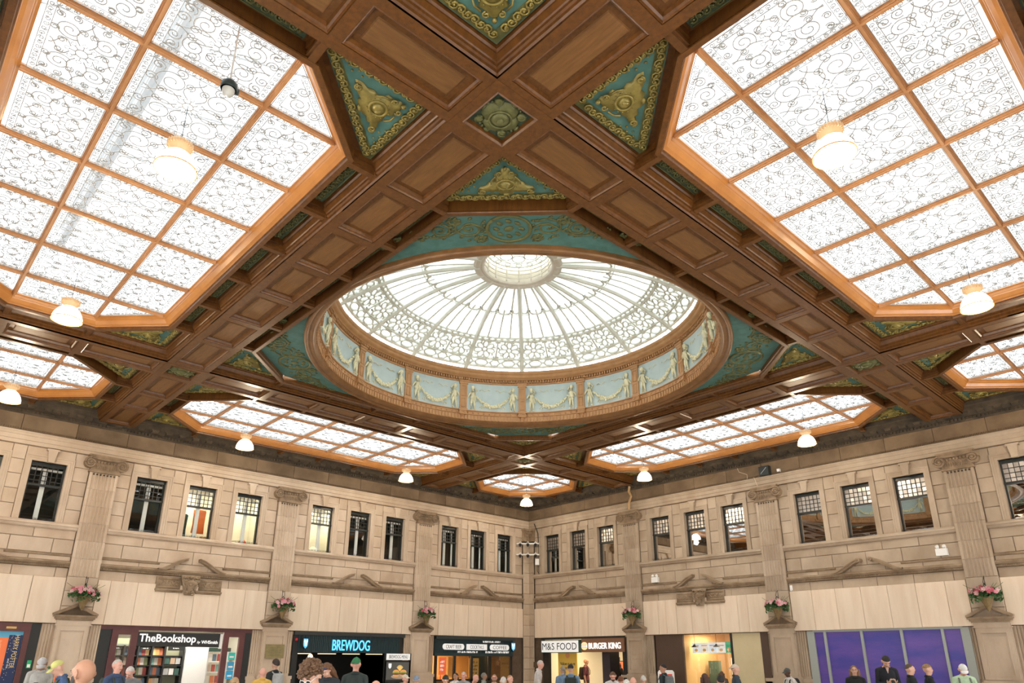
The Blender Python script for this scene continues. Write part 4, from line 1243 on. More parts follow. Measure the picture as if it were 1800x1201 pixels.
for i in range(40): x, z = rr.uniform(-7.42, -7.14), rr.uniform(1.2, 2.32); g.box(x-.006, x+.006, -.011, -.008, z-.006, z+.006)
tag(g.build('poster_stars', flat('star_print', (.75, .70, .45)), fr), kind='stuff')
B(-6.98, -6.74, .0, .12, 0, 2.66, m_black, fr, 'black_jamb')
gs = B(-6.90, -6.80, -.03, -.004, 1.50, 1.70, flat('green_sign', (.02, .42, .17)), None, 'exit_button_sign', WL); tag(gs, 'small green and white sign on the black jamb left of the bookshop', 'sign')
B(-6.885, -6.815, -.034, -.029, 1.52, 1.60, m_wht, gs, 'white_field')

# ---- bookshop
bs = thing('bookshop_front', 'maroon bookshop front with black fascia and shelves behind', 'shopfront', WL)
for a, b in ((-5.26, -4.95), (-.98, -.75)): B(a, b, .02, .15, 0, 2.56, m_black, bs, 'black_jamb')
B(-5.26, -.75, .02, .2, 2.56, 2.68, m_maroon, bs, 'lintel')
for x0, x1 in ((-4.95, -4.24), (-1.68, -.98)):
    g = MB(); g.box(x0, x0+.18, -.02, .08, 0, 2.57); g.box(x1-.18, x1, -.02, .08, 0, 2.57); g.box(x0+.18, x1-.18, -.02, .08, 2.42, 2.57); g.box(x0+.18, x1-.18, -.02, .08, 0, .2)
    df = g.build('door_frame', m_maroon, bs); B(x0+.18, x1-.18, .02, .03, .2, 2.42, m_shopg, df, 'door_glass')
fa = B(-4.24, -1.80, -.03, .1, 2.10, 2.51, m_black, bs, 'fascia')
text('TheBookshop', -4.20, -2.55, 2.16, 2.455, -.032, m_wlit, fa, 'fascia_lettering', .015, bold=.012)
text('by', -2.50, -2.40, 2.185, 2.285, -.032, m_wlit, fa, 'fascia_small_lettering', .01, shear=.3)
text('WHSmith', -2.37, -1.86, 2.20, 2.30, -.032, m_wlit, fa, 'fascia_small_lettering', .01, bold=.01)
B(-1.79, -1.70, -.01, .05, 2.06, 2.50, m_wht, bs, 'white_strip')
shell(-5.2, -.8, .15, 3.0, 0, 2.75, m_creamw, bs)
arealamp(bs, T(-3.2, 1.0, 2.62), 150, 3.2, 1.2, (1, .93, .82))
B(-2.42, -1.72, 1.0, 1.5, 0, 2.5, m_wht, bs, 'white_pillar')
sh = thing('book_display', 'black bookshop shelving seen through the shopfront', 'shelving', WL)
xs = [-5.05, -4.66, -4.25, -3.84, -3.43, -3.04]; zs = [.95, 1.27, 1.56, 1.85]
B(-5.1, -2.46, 1.42, 1.46, 0, 2.35, flat('olive_backing', (.25, .25, .16)), sh, 'back_board')
for x in xs+[-2.48]: B(x-.02, x+.02, 1.05, 1.42, 0, 2.15, m_shelf, sh, 'upright')
for z in zs: B(-5.1, -2.46, 1.08, 1.42, z-.03, z, m_shelf, sh, 'shelf')
B(-5.1, -3.0, 1.10, 1.42, 2.12, 2.18, flat('grey_soffit', (.20, .22, .18)), sh, 'canopy')
hd = B(-2.98, -2.47, 1.02, 1.06, 2.0, 2.13, m_black, sh, 'header_board'); glyphs(-2.84, -2.62, 2.05, 2.085, 1.018, m_wht, hd, 'header_lettering')
for i in range(4):
    hb = B(xs[i]+.06, xs[i+1]-.06, 1.10, 1.12, 2.02, 2.09, m_black, sh, 'category_board'); glyphs(xs[i]+.12, xs[i+1]-.12, 2.04, 2.07, 1.098, m_wht, hb, 'category_lettering', seed=i)
BNAM = ['orange', 'cream', 'red', 'sage green', 'amber', 'ivory', 'navy', 'dark red', 'tan', 'olive']
ORDN = ['first', 'second', 'third', 'fourth', 'fifth']
BCOL = [(.85, .45, .15), (.80, .75, .65), (.75, .25, .12), (.25, .45, .40), (.85, .62, .30), (.9, .85, .78), (.15, .22, .30), (.55, .12, .10), (.70, .55, .45), (.35, .40, .20)]
bmats = [flat('book_cover_%d' % i, c) for i, c in enumerate(BCOL)]
bk = [MB().box(-.055, .055, -.018, .018, 0, .22).mesh('book', [m]) for m in bmats]
rr = random.Random(21)
def book(x, y, z, tilt=.12, lab='paperback standing face out on the bookshop shelves', grp='face-out books on the bookshop shelves', k=None):
    k = rr.randrange(len(bk)) if k is None else k
    lab = BNAM[k]+' '+lab
    o = inst(bk[k], 'book', None, WL @ T(x, y, z) @ RZ(rr.uniform(-.05, .05)) @ RX(-tilt))
    tag(o, lab, 'book', grp)
for zi, z in enumerate(zs):
    for i in range(5):
        n = 3
        for j in range(n): book(xs[i]+.078+.116*j, 1.20+.02*j, z+.006, lab='paperback, %s in column %s from left, %s bookshop shelf' % (('left', 'middle', 'right')[j], ('one', 'two', 'three', 'four', 'five')[i], ('bottom', 'lower middle', 'upper middle', 'top')[zi]))
gw = [MB().box(-.07, .07, -.03, .03, 0, .19).mesh('gift_bag', [m]) for m in (flat('grey_paper', (.45, .46, .45)), flat('white_paper', (.75, .73, .70)), flat('green_paper', (.05, .12, .10)), flat('tan_paper', (.50, .36, .25)))]
for zi, z in enumerate((1.30, 1.62)):
    for j in range(3):
        o = inst(gw[(j+zi*2) % 4], 'gift_bag', None, WL @ T(-2.93+.165*j, 1.14, z-.028)); tag(o, '%s gift bag on the %s rack beside the bookshop pillar' % (('left', 'middle', 'right')[j], ('lower', 'upper')[zi]), 'gift bag', 'gift bags on the rack')
sh2 = thing('gift_shelves', 'white shelf rack of gifts right of the bookshop pillar', 'shelving', WL)
for z in (1.0, 1.35, 1.68): B(-1.64, -1.0, 1.1, 1.5, z-.03, z, m_wht, sh2, 'shelf')
for x in (-1.66, -.98): B(x-.02, x+.02, 1.1, 1.5, 0, 2.05, m_wht, sh2, 'upright')
B(-1.68, -.96, 1.05, 1.09, 1.98, 2.10, flat('dark_green_board', (.04, .08, .06)), sh2, 'header_board')
for zi, z in enumerate((1.0, 1.35, 1.68)):
    for j in range(4): book(-1.56+.15*j, 1.22, z+.006, .05, 'boxed gift, %s on the %s white shelf right of the bookshop pillar' % (ORDN[j], ('bottom', 'middle', 'top')[zi]), 'boxed gifts on the white shelves')
for i, (z0, z1, m) in enumerate(((1.72, 1.95, flat('turquoise_print', (.05, .55, .48))), (1.42, 1.66, flat('blue_print', (.05, .35, .62))), (1.15, 1.40, flat('bright_blue_print', (.03, .40, .75))))):
    o = B(-1.44, -1.22, .005, .015, z0, z1, m, None, 'window_poster', WL); tag(o, ['turquoise', 'blue framed', 'lowest bright blue'][i]+' poster on the right bookshop door glass', 'poster')
    B(-1.40, -1.26, .0, .006, z0+.07, z0+.12, m_wht, o, 'white_text_block')
pq = B(-.30, .36, -.16, -.14, 1.78, 2.22, m_brass, None, 'brass_plaque', WL); tag(pq, 'brass plaque on the pedestal right of the bookshop', 'plaque')
for i in range(6): B(-.20+.03*(i % 2), .26-.03*(i % 2), -.164, -.16, 1.86+.05*i, 1.868+.05*i, flat('plaque_etching', (.14, .11, .05)) if i == 0 else bpy.data.materials['plaque_etching'], pq, 'engraved_line')

# ---- bar with the blue neon name
bd = thing('bar_shopfront', 'dark bar front with blue neon fascia', 'shopfront', WL)
B(.72, 5.28, -.10, .15, 2.55, 2.68, flat('charcoal_canopy', (.03, .03, .028)), bd, 'canopy')
B(.70, .95, .02, .12, 0, 2.56, m_black, bd, 'jamb'); B(5.02, 5.30, .02, .12, 0, 2.56, m_black, bd, 'jamb')
fa = MB(); fa.box(.92, 5.10, .0, .1, 1.98, 2.56)
for i in range(58): x = .94+i*.072; fa.box(x, x+.03, -.02, .0, 1.99, 2.54)
fa = fa.build('fascia', m_cor, bd)
text('BREWDOG', 2.22, 3.76, 2.05, 2.42, -.03, m_cyan, fa, 'neon_lettering', .03, bold=.004)
B(.80, .88, -.02, .02, 2.36, 2.44, flat('red_alarm', (.6, .02, .02)), bd, 'red_alarm')
SHD = [(-.12, .17), (.12, .17), (.12, -.02), (.10, -.10), (0, -.19), (-.10, -.10), (-.12, -.02)]
def shield(x, z, y, lab, turn):
    o = thing('shield_sign', lab, 'sign', WL @ T(x, y, z) @ RZ(turn), group='blue shield signs of the bar')
    MB().ext(SHD, -.02, .06).build('sign_case', m_black, o)
    MB().ext([(a*.9, b*.9) for a, b in SHD], -.03, -.018).build('sign_face', lit('shield_blue', (.10, .48, .85), .9), o)
    g = MB(); g.ext([(-.035, -.09), (.035, -.09), (.05, .01), (.09, .07), (.06, .13), (.0, .06), (-.06, .13), (-.09, .07), (-.05, .01)], -.036, -.029); g.build('sign_emblem', m_wlit, o)
shield(1.10, 2.27, -.16, 'blue shield sign at the left end of the neon bar fascia', .35)
shield(10.98, 2.30, -.08, 'blue shield sign at the right end of the craft beer fascia', 0)
shell(.75, 5.25, .12, 3.0, 0, 2.7, m_darkint, bd)
for i in range(4):
    g = B(1.05+1.0*i, 1.75+1.0*i, .6, .66, 1.93, 1.955, lit('warm_strip_%d' % i, (1, .72, .42), 1.6), None, 'strip_light', WL); tag(g, '%s warm strip light from the left under the bar fascia' % ORDN[i], 'lamp', 'strip lights under the bar fascia')
def bulb(x, y, z, r, lab, s=4):
    o = thing('pendant_bulb', lab, 'lamp', WL @ T(x, y, z)); g = MB(); g.blob((0, 0, 0), (r, r, r*1.2), 12, 8); g.build('bulb', lit('warm_bulb', (1, .62, .25), s), o, smooth=True)
    MB().tube([(0, 0, r), (0, 0, .8)], .008, 4).build('flex', m_black, o)
    ld = bpy.data.lights.new('bulb_light', 'POINT'); ld.energy = 8; ld.color = (1, .6, .3); ld.shadow_soft_size = .05
    lo = bpy.data.objects.new('bulb_light', ld); COL.objects.link(lo); lo.parent = o; lo.location = (0, -.15, -.05)
bulb(1.95, 1.0, 1.83, .09, 'glowing amber bulb hanging in the dark bar')
mn = thing('menu_board', 'freestanding lit menu board with a burger picture beside the bar', 'menu board', WL @ T(0, -.45, 0))
for x in (4.22, 5.32): B(x-.03, x+.03, 0, .08, 0, 1.97, m_black, mn, 'post')
B(4.2, 5.34, 0, .08, .95, 1.72, m_black, mn, 'case'); hb = B(4.25, 5.30, -.01, .08, 1.74, 1.96, m_wbox, mn, 'header')
text('BREWDOG MENU', 4.36, 5.20, 1.79, 1.91, -.012, m_ink, hb, 'header_lettering', .003)
im = B(4.28, 5.27, -.012, 0, 1.05, 1.66, lit('food_photo_ground', (.10, .10, .09), .4), mn, 'picture')
m_bun = lit('bun_print', (.75, .36, .10), .55); m_fri = lit('fries_print', (.85, .58, .18), .55); m_let = lit('lettuce_print', (.20, .32, .07), .5); m_pat = lit('patty_print', (.16, .07, .03), .5); m_tray = lit('tray_print', (.40, .30, .22), .5)
def disc(cx, cz, rx, rz, y, m, nm, half=False):
    n = 20; pts = [(cx+rx*math.cos((PI if half else 2*PI)*i/n), cz+rz*math.sin((PI if half else 2*PI)*i/n)) for i in range(n+(1 if half else 0))]
    MB().ext(pts, y-.002, y).build(nm, m, im)
disc(4.85, 1.16, .36, .08, -.014, m_tray, 'tray_picture')
for cx in (4.70, 5.02):
    disc(cx, 1.30, .15, .10, -.02, m_bun, 'bun_picture', True); disc(cx, 1.285, .155, .03, -.022, m_let, 'lettuce_picture'); disc(cx, 1.25, .14, .03, -.024, m_pat, 'patty_picture'); disc(cx, 1.20, .14, .045, -.018, m_bun, 'bun_base_picture')
for i in range(9): a = -1+.25*i; MB().tube([(4.86, -.016, 1.36), (4.86+.16*math.sin(a), -.016, 1.40+.16*math.cos(a))], .014, 4).build('fries_picture', m_fri, im)
MB().ext([(4.42+a*.5, 1.53+b*.5) for a, b in SHD], -.016, -.012).build('badge_picture', m_wlit, im)

# ---- craft beer windows
cf = thing('craft_beer_front', 'black framed bar windows with three white pill signs', 'shopfront', WL)
B(6.78, 11.08, -.10, .15, 2.55, 2.66, flat('charcoal_canopy2', (.03, .035, .033)), cf, 'canopy')
fa = MB(); fa.box(6.78, 11.05, .0, .1, 1.92, 2.56)
for i in range(70): x = 6.82+i*.06; fa.box(x, x+.024, -.015, .0, 2.02, 2.52)
fa.box(6.78, 11.05, -.03, .08, 1.90, 1.99); fa = fa.build('fascia', m_cor, cf)
for nm, x0, x1, rnd_ in (('CRAFT BEER', 7.16, 8.26, True), ('COCKTAILS', 8.40, 9.50, False), ('COFFEE', 9.68, 10.77, True)):
    z0, z1 = 2.14, 2.37; r = (z1-z0)/2
    if rnd_: pts = [(x1-r+r*math.cos(a), (z0+z1)/2+r*math.sin(a)) for a in [-PI/2+PI*i/10 for i in range(11)]]+[(x0+r+r*math.cos(a), (z0+z1)/2+r*math.sin(a)) for a in [PI/2+PI*i/10 for i in range(11)]]
    else: pts = [(x0, z0), (x1, z0), (x1, z1), (x0, z1)]
    ps = MB().ext(pts, -.06, -.02).build('pill_sign', m_wbox, fa)
    k = .15 if rnd_ else .18; text(nm, x0+k, x1-k, z0+.045, z1-.045, -.062, m_ink, ps, 'sign_lettering', .003)
for i, (nm, x0, x1, z0, z1) in enumerate((('', 7.95, 9.05, 2.02, 2.09), ('', 9.45, 10.85, 2.02, 2.10), ('', 9.3, 10.3, 2.44, 2.51))):
    glyphs(x0, x1, z0, z1, -.02, m_wlit, fa, 'small_lettering', .004, seed=i)
for x in (6.90, 7.85, 8.76, 9.70, 10.96): B(x-.05, x+.05, .02, .10, 0, 1.92, m_black, cf, 'mullion')
B(6.8, 11.05, .02, .10, .95, 1.02, m_black, cf, 'transom'); B(6.8, 11.05, .02, .10, 0, .25, m_black, cf, 'kick_plate')
for x0, x1 in ((6.95, 7.8), (7.9, 8.71), (8.81, 9.65), (9.75, 10.91)): B(x0, x1, .05, .056, .25, 1.92, m_shopg, cf, 'window_glass')
shell(6.8, 11.1, .15, 3.0, 0, 2.4, m_warmwall, cf)
arealamp(cf, T(8.2, 1.4, 2.3), 170, 2.4, 1.4, (1, .60, .25))
MB().box(9.85, 10.95, 1.3, 1.35, 0, 2.4).build('dark_partition', m_cor, cf)
def poster(x0, x1, z0, z1, y, m, lab, tx=None, tm=None):
    o = B(x0, x1, y, y+.01, z0, z1, m, None, 'wall_poster', WL); tag(o, lab, 'poster')
    if tx:
        n = len(tx)
        for i, s in enumerate(tx): h = (z1-z0)/(n+1.5); glyphs(x0+.06, x1-.06, z1-h*(1.2+i)-h*.3, z1-h*(1.2+i)+h*.3, y-.002, tm or m_ink, o, 'poster_lettering', .003, seed=i+3)
poster(7.42, 7.78, 1.18, 1.85, .5, lit('neon_red_panel', (1, .16, .05), .7), 'red neon poster in the leftmost craft beer window', [1, 2, 3], m_wlit)
poster(7.95, 8.40, 1.10, 1.85, .6, flat('amber_poster', (.9, .50, .12)), 'amber poster with two bottles in the second craft beer window')
poster(8.90, 9.45, 1.05, 1.82, .4, flat('orange_board', (.95, .55, .14)), 'orange board in the third craft beer window', [1, 2, 3, 4])
for i in range(6):
    g = MB(); g.lathe([(.001, 0), (.03, 0), (.03, .11), (.012, .15), (.012, .2), (.001, .2)], 8); o = g.build('bottle', flat('beer_glass_%d' % i, [(.4, .15, .03), (.7, .6, .5), (.5, .08, .04)][i % 3], .2), None, WL @ T(7.05+.16*i, .95, 1.0), smooth=True); tag(o, '%s small bottle from the left on the counter behind the craft beer window' % ('first', 'second', 'third', 'fourth', 'fifth', 'sixth')[i], 'bottle', 'bottles on the bar counter')
ct = MB().box(6.9, 9.6, .8, 1.2, 0, .98).box(6.88, 9.62, .78, 1.22, .96, 1.0).build('bar_counter', flat('counter_wood', (.25, .13, .06)), None, WL); tag(ct, 'wooden bar counter inside the craft beer windows', 'counter')

# ---- white food sign and burger sign
ms = thing('food_shop_front', 'open food shop front under a white sign by the room corner', 'shopfront', WR)
B(-11.2, -6.55, -.05, .12, 2.60, 2.68, m_black, ms, 'lintel')
sb = MB().box(-11.13, -8.94, -.12, .06, 2.05, 2.56).build('sign_box', flat('dark_green_case', (.01, .07, .06)), ms)
B(-11.11, -8.96, -.13, -.11, 2.075, 2.54, m_wbox, sb, 'sign_face')
text('M&S FOOD', -11.06, -9.05, 2.17, 2.45, -.132, m_ink, sb, 'sign_lettering', .003, bold=.0)
bf = B(-8.84, -6.60, -.06, .06, 2.07, 2.60, mat('tan_fascia', (.22, .105, .055), .6), ms, 'burger_fascia')
lg = [(.16*math.cos(2*PI*i/24), .155*math.sin(2*PI*i/24)) for i in range(24)]
def bun(z0, z1, m, nm):
    pts = [(a, max(min(b, z1), z0)) for a, b in lg]
    MB().ext([(-8.66+a, 2.31+b) for a, b in pts], -.11, -.06).build(nm, m, bf)
m_peach = lit('lit_bun', (1, .68, .36), .8); m_rose = lit('lit_red_bar', (.85, .25, .12), .6)
bun(.055, .2, m_peach, 'bun_top'); bun(-.2, -.055, m_peach, 'bun_base')
B(-8.80, -8.52, -.112, -.06, 2.265, 2.355, m_wlit, bf, 'emblem_field'); text('BURGER', -8.79, -8.53, 2.315, 2.35, -.113, m_rose, bf, 'emblem_lettering', .003, bold=.02); text('KING', -8.77, -8.55, 2.27, 2.305, -.113, m_rose, bf, 'emblem_lettering', .003, bold=.02)
text('BURGER KING', -8.43, -6.76, 2.19, 2.43, -.065, m_wlit, bf, 'sign_lettering', .03, bold=.014)
shell(-11.15, -6.6, .12, 4.0, 0, 2.65, m_creamw, ms)
arealamp(ms, T(-9.0, 1.6, 2.5), 130, 3.2, 2, (1, .80, .5))
B(-11.15, -10.80, .0, .15, 0, 2.05, m_black, ms, 'dark_jamb'); B(-6.75, -6.56, .0, .15, 0, 2.6, m_black, ms, 'dark_jamb')
yp = B(-10.72, -9.62, .5, .55, 0, 2.25, m_yellow, ms, 'yellow_panel')
text('Value', -10.6, -10.2, 1.55, 1.68, .498, m_ink, yp, 'panel_lettering', .003, bold=.02); glyphs(-10.15, -9.7, 1.55, 1.64, .498, m_ink, yp, 'panel_small_print'); glyphs(-10.35, -10.0, 1.38, 1.47, .498, m_ink, yp, 'panel_small_print', seed=4)
MB().ext([(-10.15+.12*math.cos(2*PI*i/20), 1.95+.12*math.sin(2*PI*i/20)) for i in range(20)], .49, .5).build('round_sticker', flat('peach_print', (.85, .38, .18)), yp)
for i, (x0, x1, z0, z1, m, lb) in enumerate(((-9.55, -9.1, 1.5, 1.85, flat('offer_print', (.85, .55, .3)), 'orange offer card inside the food shop'), (-9.0, -8.75, 1.3, 1.7, flat('red_screen', (.75, .12, .05)), 'red screen inside the food shop'), (-8.65, -8.45, 1.2, 1.85, lit('blue_white_screen', (.6, .75, .9), .6), 'pale blue screen inside the food shop'))):
    o = B(x0, x1, 2.6, 2.66, z0, z1, m, None, 'display_screen', WR); tag(o, lb, 'screen'); B(x0-.04, x1+.04, 2.66, 2.7, z0-.04, z1+.04, m_shelf, o, 'bezel')
B(-8.05, -7.65, .3, .9, 0, 2.3, flat('dark_totem', (.035, .03, .04)), ms, 'dark_pillar'); B(-7.62, -7.2, 1.2, 1.3, 0, 2.3, flat('olive_panel', (.32, .26, .10)), ms, 'olive_panel'); B(-7.1, -6.8, 1.0, 1.1, 0, 2.3, m_darkint, ms, 'dark_panel')
pq = B(-11.62+.02, -11.33, -.14, -.12, 1.45, 1.68, flat('small_bronze', (.10, .07, .04), .4), None, 'wall_plaque', WR); tag(pq, 'small dark bronze plaque beside the white food sign', 'plaque')

# ---- burger counter window
kb = thing('burger_counter_front', 'brown and beige panelled burger counter with lit menu window', 'shopfront', WR)
B(-5.15, -3.94, .02, .12, 0, 2.66, m_brown, kb, 'brown_panel'); B(-1.95, -.83, .02, .10, 0, 2.66, m_beige, kb, 'beige_panel'); B(-.83, -.56, .0, .12, 0, 2.66, m_brown, kb, 'brown_post')
B(-1.98, -1.90, .0, .12, 0, 2.66, m_black, kb, 'black_post'); B(-3.94, -1.96, .03, .036, .9, 2.66, m_shopg, kb, 'counter_glass'); B(-3.94, -1.96, -.1, .5, .84, .90, m_beige, kb, 'counter_top'); B(-3.94, -1.96, .0, .2, 0, .85, m_brown, kb, 'counter_front')
shell(-3.98, -1.9, .12, 3.0, 0, 2.75, m_warmwall, kb); arealamp(kb, T(-2.95, 1.2, 2.68), 80, 1.6, 1.2, (1, .86, .62))
mats_ = [lit('menu_white_%d' % i, c, .75) for i, c in enumerate(((.85, .88, .9), (.9, .82, .72), (.75, .82, .9), (.88, .85, .8)))]
mp = thing('menu_screen_row', 'row of lit menu screens inside the burger counter window', 'screen', WR)
for i in range(4):
    x0 = -3.86+.345*i; s_ = B(x0, x0+.335, .5, .54, 2.02, 2.38, mats_[i], mp, 'menu_screen')
    MB().ext([(x0+.16+.07*math.cos(2*PI*k/14), 2.12+.05*math.sin(2*PI*k/14)) for k in range(14)], .495, .5).build('burger_picture', m_bun, s_); B(x0+.05, x0+.28, .496, .5, 2.26, 2.29, m_rose, s_, 'price_line')
s_ = B(-2.48, -2.24, .5, .54, 2.02, 2.40, lit('menu_green', (.05, .45, .22), .6), mp, 'green_menu_screen'); MB().ext([(-2.36+.07*math.cos(2*PI*k/14), 2.14+.07*math.sin(2*PI*k/14)) for k in range(14)], .495, .5).build('burger_picture', m_bun, s_)
s_ = B(-2.23, -1.98, .5, .54, 2.02, 2.38, mats_[0], mp, 'menu_screen'); B(-2.19, -2.02, .496, .5, 2.2, 2.23, flat('green_line', (.05, .4, .2)), s_, 'price_line')
for x in (-3.62, -2.72):
    o = thing('cone_pendant', 'black cone pendant %s in front of the menu screens' % ('further left' if x < -3 else 'further right'), 'lamp', WR @ T(x, .3, 2.22)); MB().lathe([(.14, 0), (.05, .07), (.03, .10), (.001, .10)], 16).build('shade', m_black, o); MB().tube([(0, 0, .1), (0, 0, .5)], .006, 4).build('flex', m_black, o)
for i, (x0, x1, z0, z1, m, lb) in enumerate(((-3.80, -3.45, 1.0, 1.75, flat('bottle_fridge', (.10, .16, .12)), 'drinks fridge at the left of the burger counter window'), (-2.85, -2.35, 1.0, 1.85, flat('kitchen_white', (.8, .76, .66)), 'white kitchen cupboard behind the burger counter'), (-2.30, -2.02, 1.0, 1.85, flat('kitchen_cream', (.75, .7, .55)), 'cream kitchen door behind the burger counter'))):
    o = MB().box(x0, x1, 1.4, 1.7, 0, z1).box(x0+.03, x1-.03, 1.38, 1.4, z0, z1-.03).build('kitchen_cabinet', m, None, WR); tag(o, lb, 'cabinet')
    B(x0+.06, x0+.09, 1.36, 1.385, z0+.3, z0+.5, m_grey, o, 'handle')
asg = thing('floor_sign', 'red floor sign with a white arrow beside the brown panel', 'sign', WR @ T(-4.22, -.75, 0) @ RZ(.25))
MB().ext([(-.30, .2), (.30, .2), (.30, 1.36), (.24, 1.43), (-.24, 1.43), (-.30, 1.36)], -.03, .03).build('board', m_wht, asg); MB().ext([(-.24, .3), (.24, .3), (.24, 1.30), (-.24, 1.30)], -.036, -.03).build('red_face', flat('red_print', (.80, .09, .06)), asg)
g = MB(); g.tube([(-.1, -.04, .98), (.11, -.04, .98)], .018, 4); g.tube([(.03, -.04, 1.07), (.12, -.04, .98), (.03, -.04, .89)], .018, 4); g.build('arrow', m_wht, asg)
for s in (-1, 1): B(s*.25-.02, s*.25+.02, -.2, .2, 0, .22, m_grey, asg, 'foot')

# ---- purple hoarding
ph = thing('hoarding', 'purple printed hoarding in a grey steel frame on the right wall', 'hoarding', WR)
xs = [.85, 1.04, 1.38, 2.51, 3.65, 4.74, 5.20, 5.40]
B(.80, 1.04, -.02, .12, 0, 2.66, m_grey, ph, 'frame_post'); B(5.20, 5.42, -.02, .12, 0, 2.66, m_grey, ph, 'frame_post'); B(1.0, 5.25, -.01, .1, 2.62, 2.68, m_grey, ph, 'frame_head')
for x in xs[2:6]: B(x-.035, x+.035, -.03, .1, 0, 2.64, m_grey, ph, 'mullion')
cuts = [1.04, 1.38, 2.51, 3.65, 4.74, 5.20]
B(.85, 5.4, .10, .14, 0, 2.66, m_darkint, ph, 'backing')
for a, b in zip(cuts[:-1], cuts[1:]): B(a+.0, b-.0, .04, .06, 0, 2.63, m_purple, ph, 'printed_panel')
B(6.75, 13.5, .02, .1, 0, 2.66, m_brown, wall_right, 'dark_shopfront')
# incised inscription on the pedestal beside the burger sign
g = thing('inscription', 'weathered inscription on the pedestal right of the burger sign', 'inscription', WR)
m_inc = flat('incised_stone', (.42, .30, .20))
for i in range(4): glyphs(-6.22+.03*(i % 2), -5.78-.03*(i % 2), 2.27-.17*i, 2.35-.17*i, -.103, m_inc, g, 'inscription_line', .002, seed=i+7)
# ================================================================== pendant lamps of the hall
m_shade = mat('lit_prismatic_shade', (.9, .85, .75), .3, emit=(1, .90, .72), estr=3.2)
m_collar = mat('lamp_collar', (.60, .42, .24), .3, emit=(1, .62, .3), estr=.10)
m_clear = glass_mat('clear_lamp_glass', (.9, .88, .84), .15, .05)
shade_me = MB().lathe([(.26, 0), (.262, .015), (.255, .05), (.235, .12), (.19, .20), (.13, .255), (.11, .27)], 28).mesh('shade', [m_shade], smooth=True)
rim_me = MB().tube([(.262*math.cos(2*PI*i/32), .262*math.sin(2*PI*i/32), .0) for i in range(32)], .010, 6, 0, True).mesh('rim', [m_gilt])
collar = MB(); collar.lathe([(.11, .27), (.10, .285), (.125, .33), (.15, .38), (.155, .40), (.14, .425), (.06, .44), (.03, .47)], 24)
for i in range(24): q = 2*PI*i/24; collar.box(.13, .165, -.006, .006, .35, .42, 0, RZ(q))
collar_me = collar.mesh('gear_housing', [m_collar])
gl_me = MB().lathe([(.24, .02), (.20, -.03), (.10, -.06), (.001, -.065)], 24).mesh('lens', [m_shade], smooth=True)
ZL = 7.84
def lamp(x, y, lab):
    o = thing('pendant_lamp', lab, 'lamp', T(x, y, ZL), group='bell pendant lamps of the hall')
    inst(shade_me, 'shade', o); inst(rim_me, 'rim', o); inst(collar_me, 'gear_housing', o)
    MB().tube([(0, 0, .46), (0, 0, HG-ZL-.01)], .006, 4).build('chain', m_iron, o)
    ld = bpy.data.lights.new('lamp_light', 'POINT'); ld.energy = LAMP_W; ld.color = (1, .82, .58); ld.shadow_soft_size = .12
    lo = bpy.data.objects.new('lamp_light', ld); COL.objects.link(lo); lo.parent = o; lo.location = (0, 0, -.16)
P3 = 2.98
for x, y, lab in ((-BC, -P3, 'bell pendant lamp nearest the viewer in the upper left skylight'), (-BC, P3, 'bell pendant lamp at the far end of the upper left skylight'),
                  (-P3, -BC, 'bell pendant lamp nearest the viewer in the upper right skylight'), (P3, -BC, 'bell pendant lamp at the far end of the upper right skylight'),
                  (-P3, BC, 'bell pendant lamp above the bookshop windows'), (P3, BC, 'bell pendant lamp above the neon bar sign'),
                  (BC, P3, 'bell pendant lamp above the burger sign windows'), (BC, -P3, 'bell pendant lamp above the purple hoarding windows'),
                  (BC, BC, 'bell pendant lamp in the far room corner'), (-BC, BC, 'bell pendant lamp at the left edge of the view'),
                  (BC, -BC, 'bell pendant lamp below the skylight at the right edge, outside the view'), (-BC, -BC, 'bell pendant lamp directly above the viewer')):
    lamp(x, y, lab)

# ---- hanging dome camera
o = thing('dome_camera', 'black and white dome camera hanging on a rod in the upper left skylight', 'camera', T(-9.05, -4.72, 7.95))
MB().tube([(0, 0, .10), (0, 0, HG-7.95)], .012, 6).build('rod', m_truss, o)
MB().lathe([(.001, .12), (.05, .11), (.09, .06), (.095, .0), (.09, -.02)], 18).build('housing', flat('dark_camera', (.03, .05, .05), .4), o, smooth=True)
MB().lathe([(.07, -.02), (.068, -.06), (.045, -.10), (.001, -.115)], 16).build('lens_dome', flat('pale_camera', (.55, .58, .56), .2), o, smooth=True)
MB().blob((.10, .02, .03), (.03, .03, .05), 8, 5).build('side_unit', flat('dark_camera2', (.03, .05, .05), .4), o)

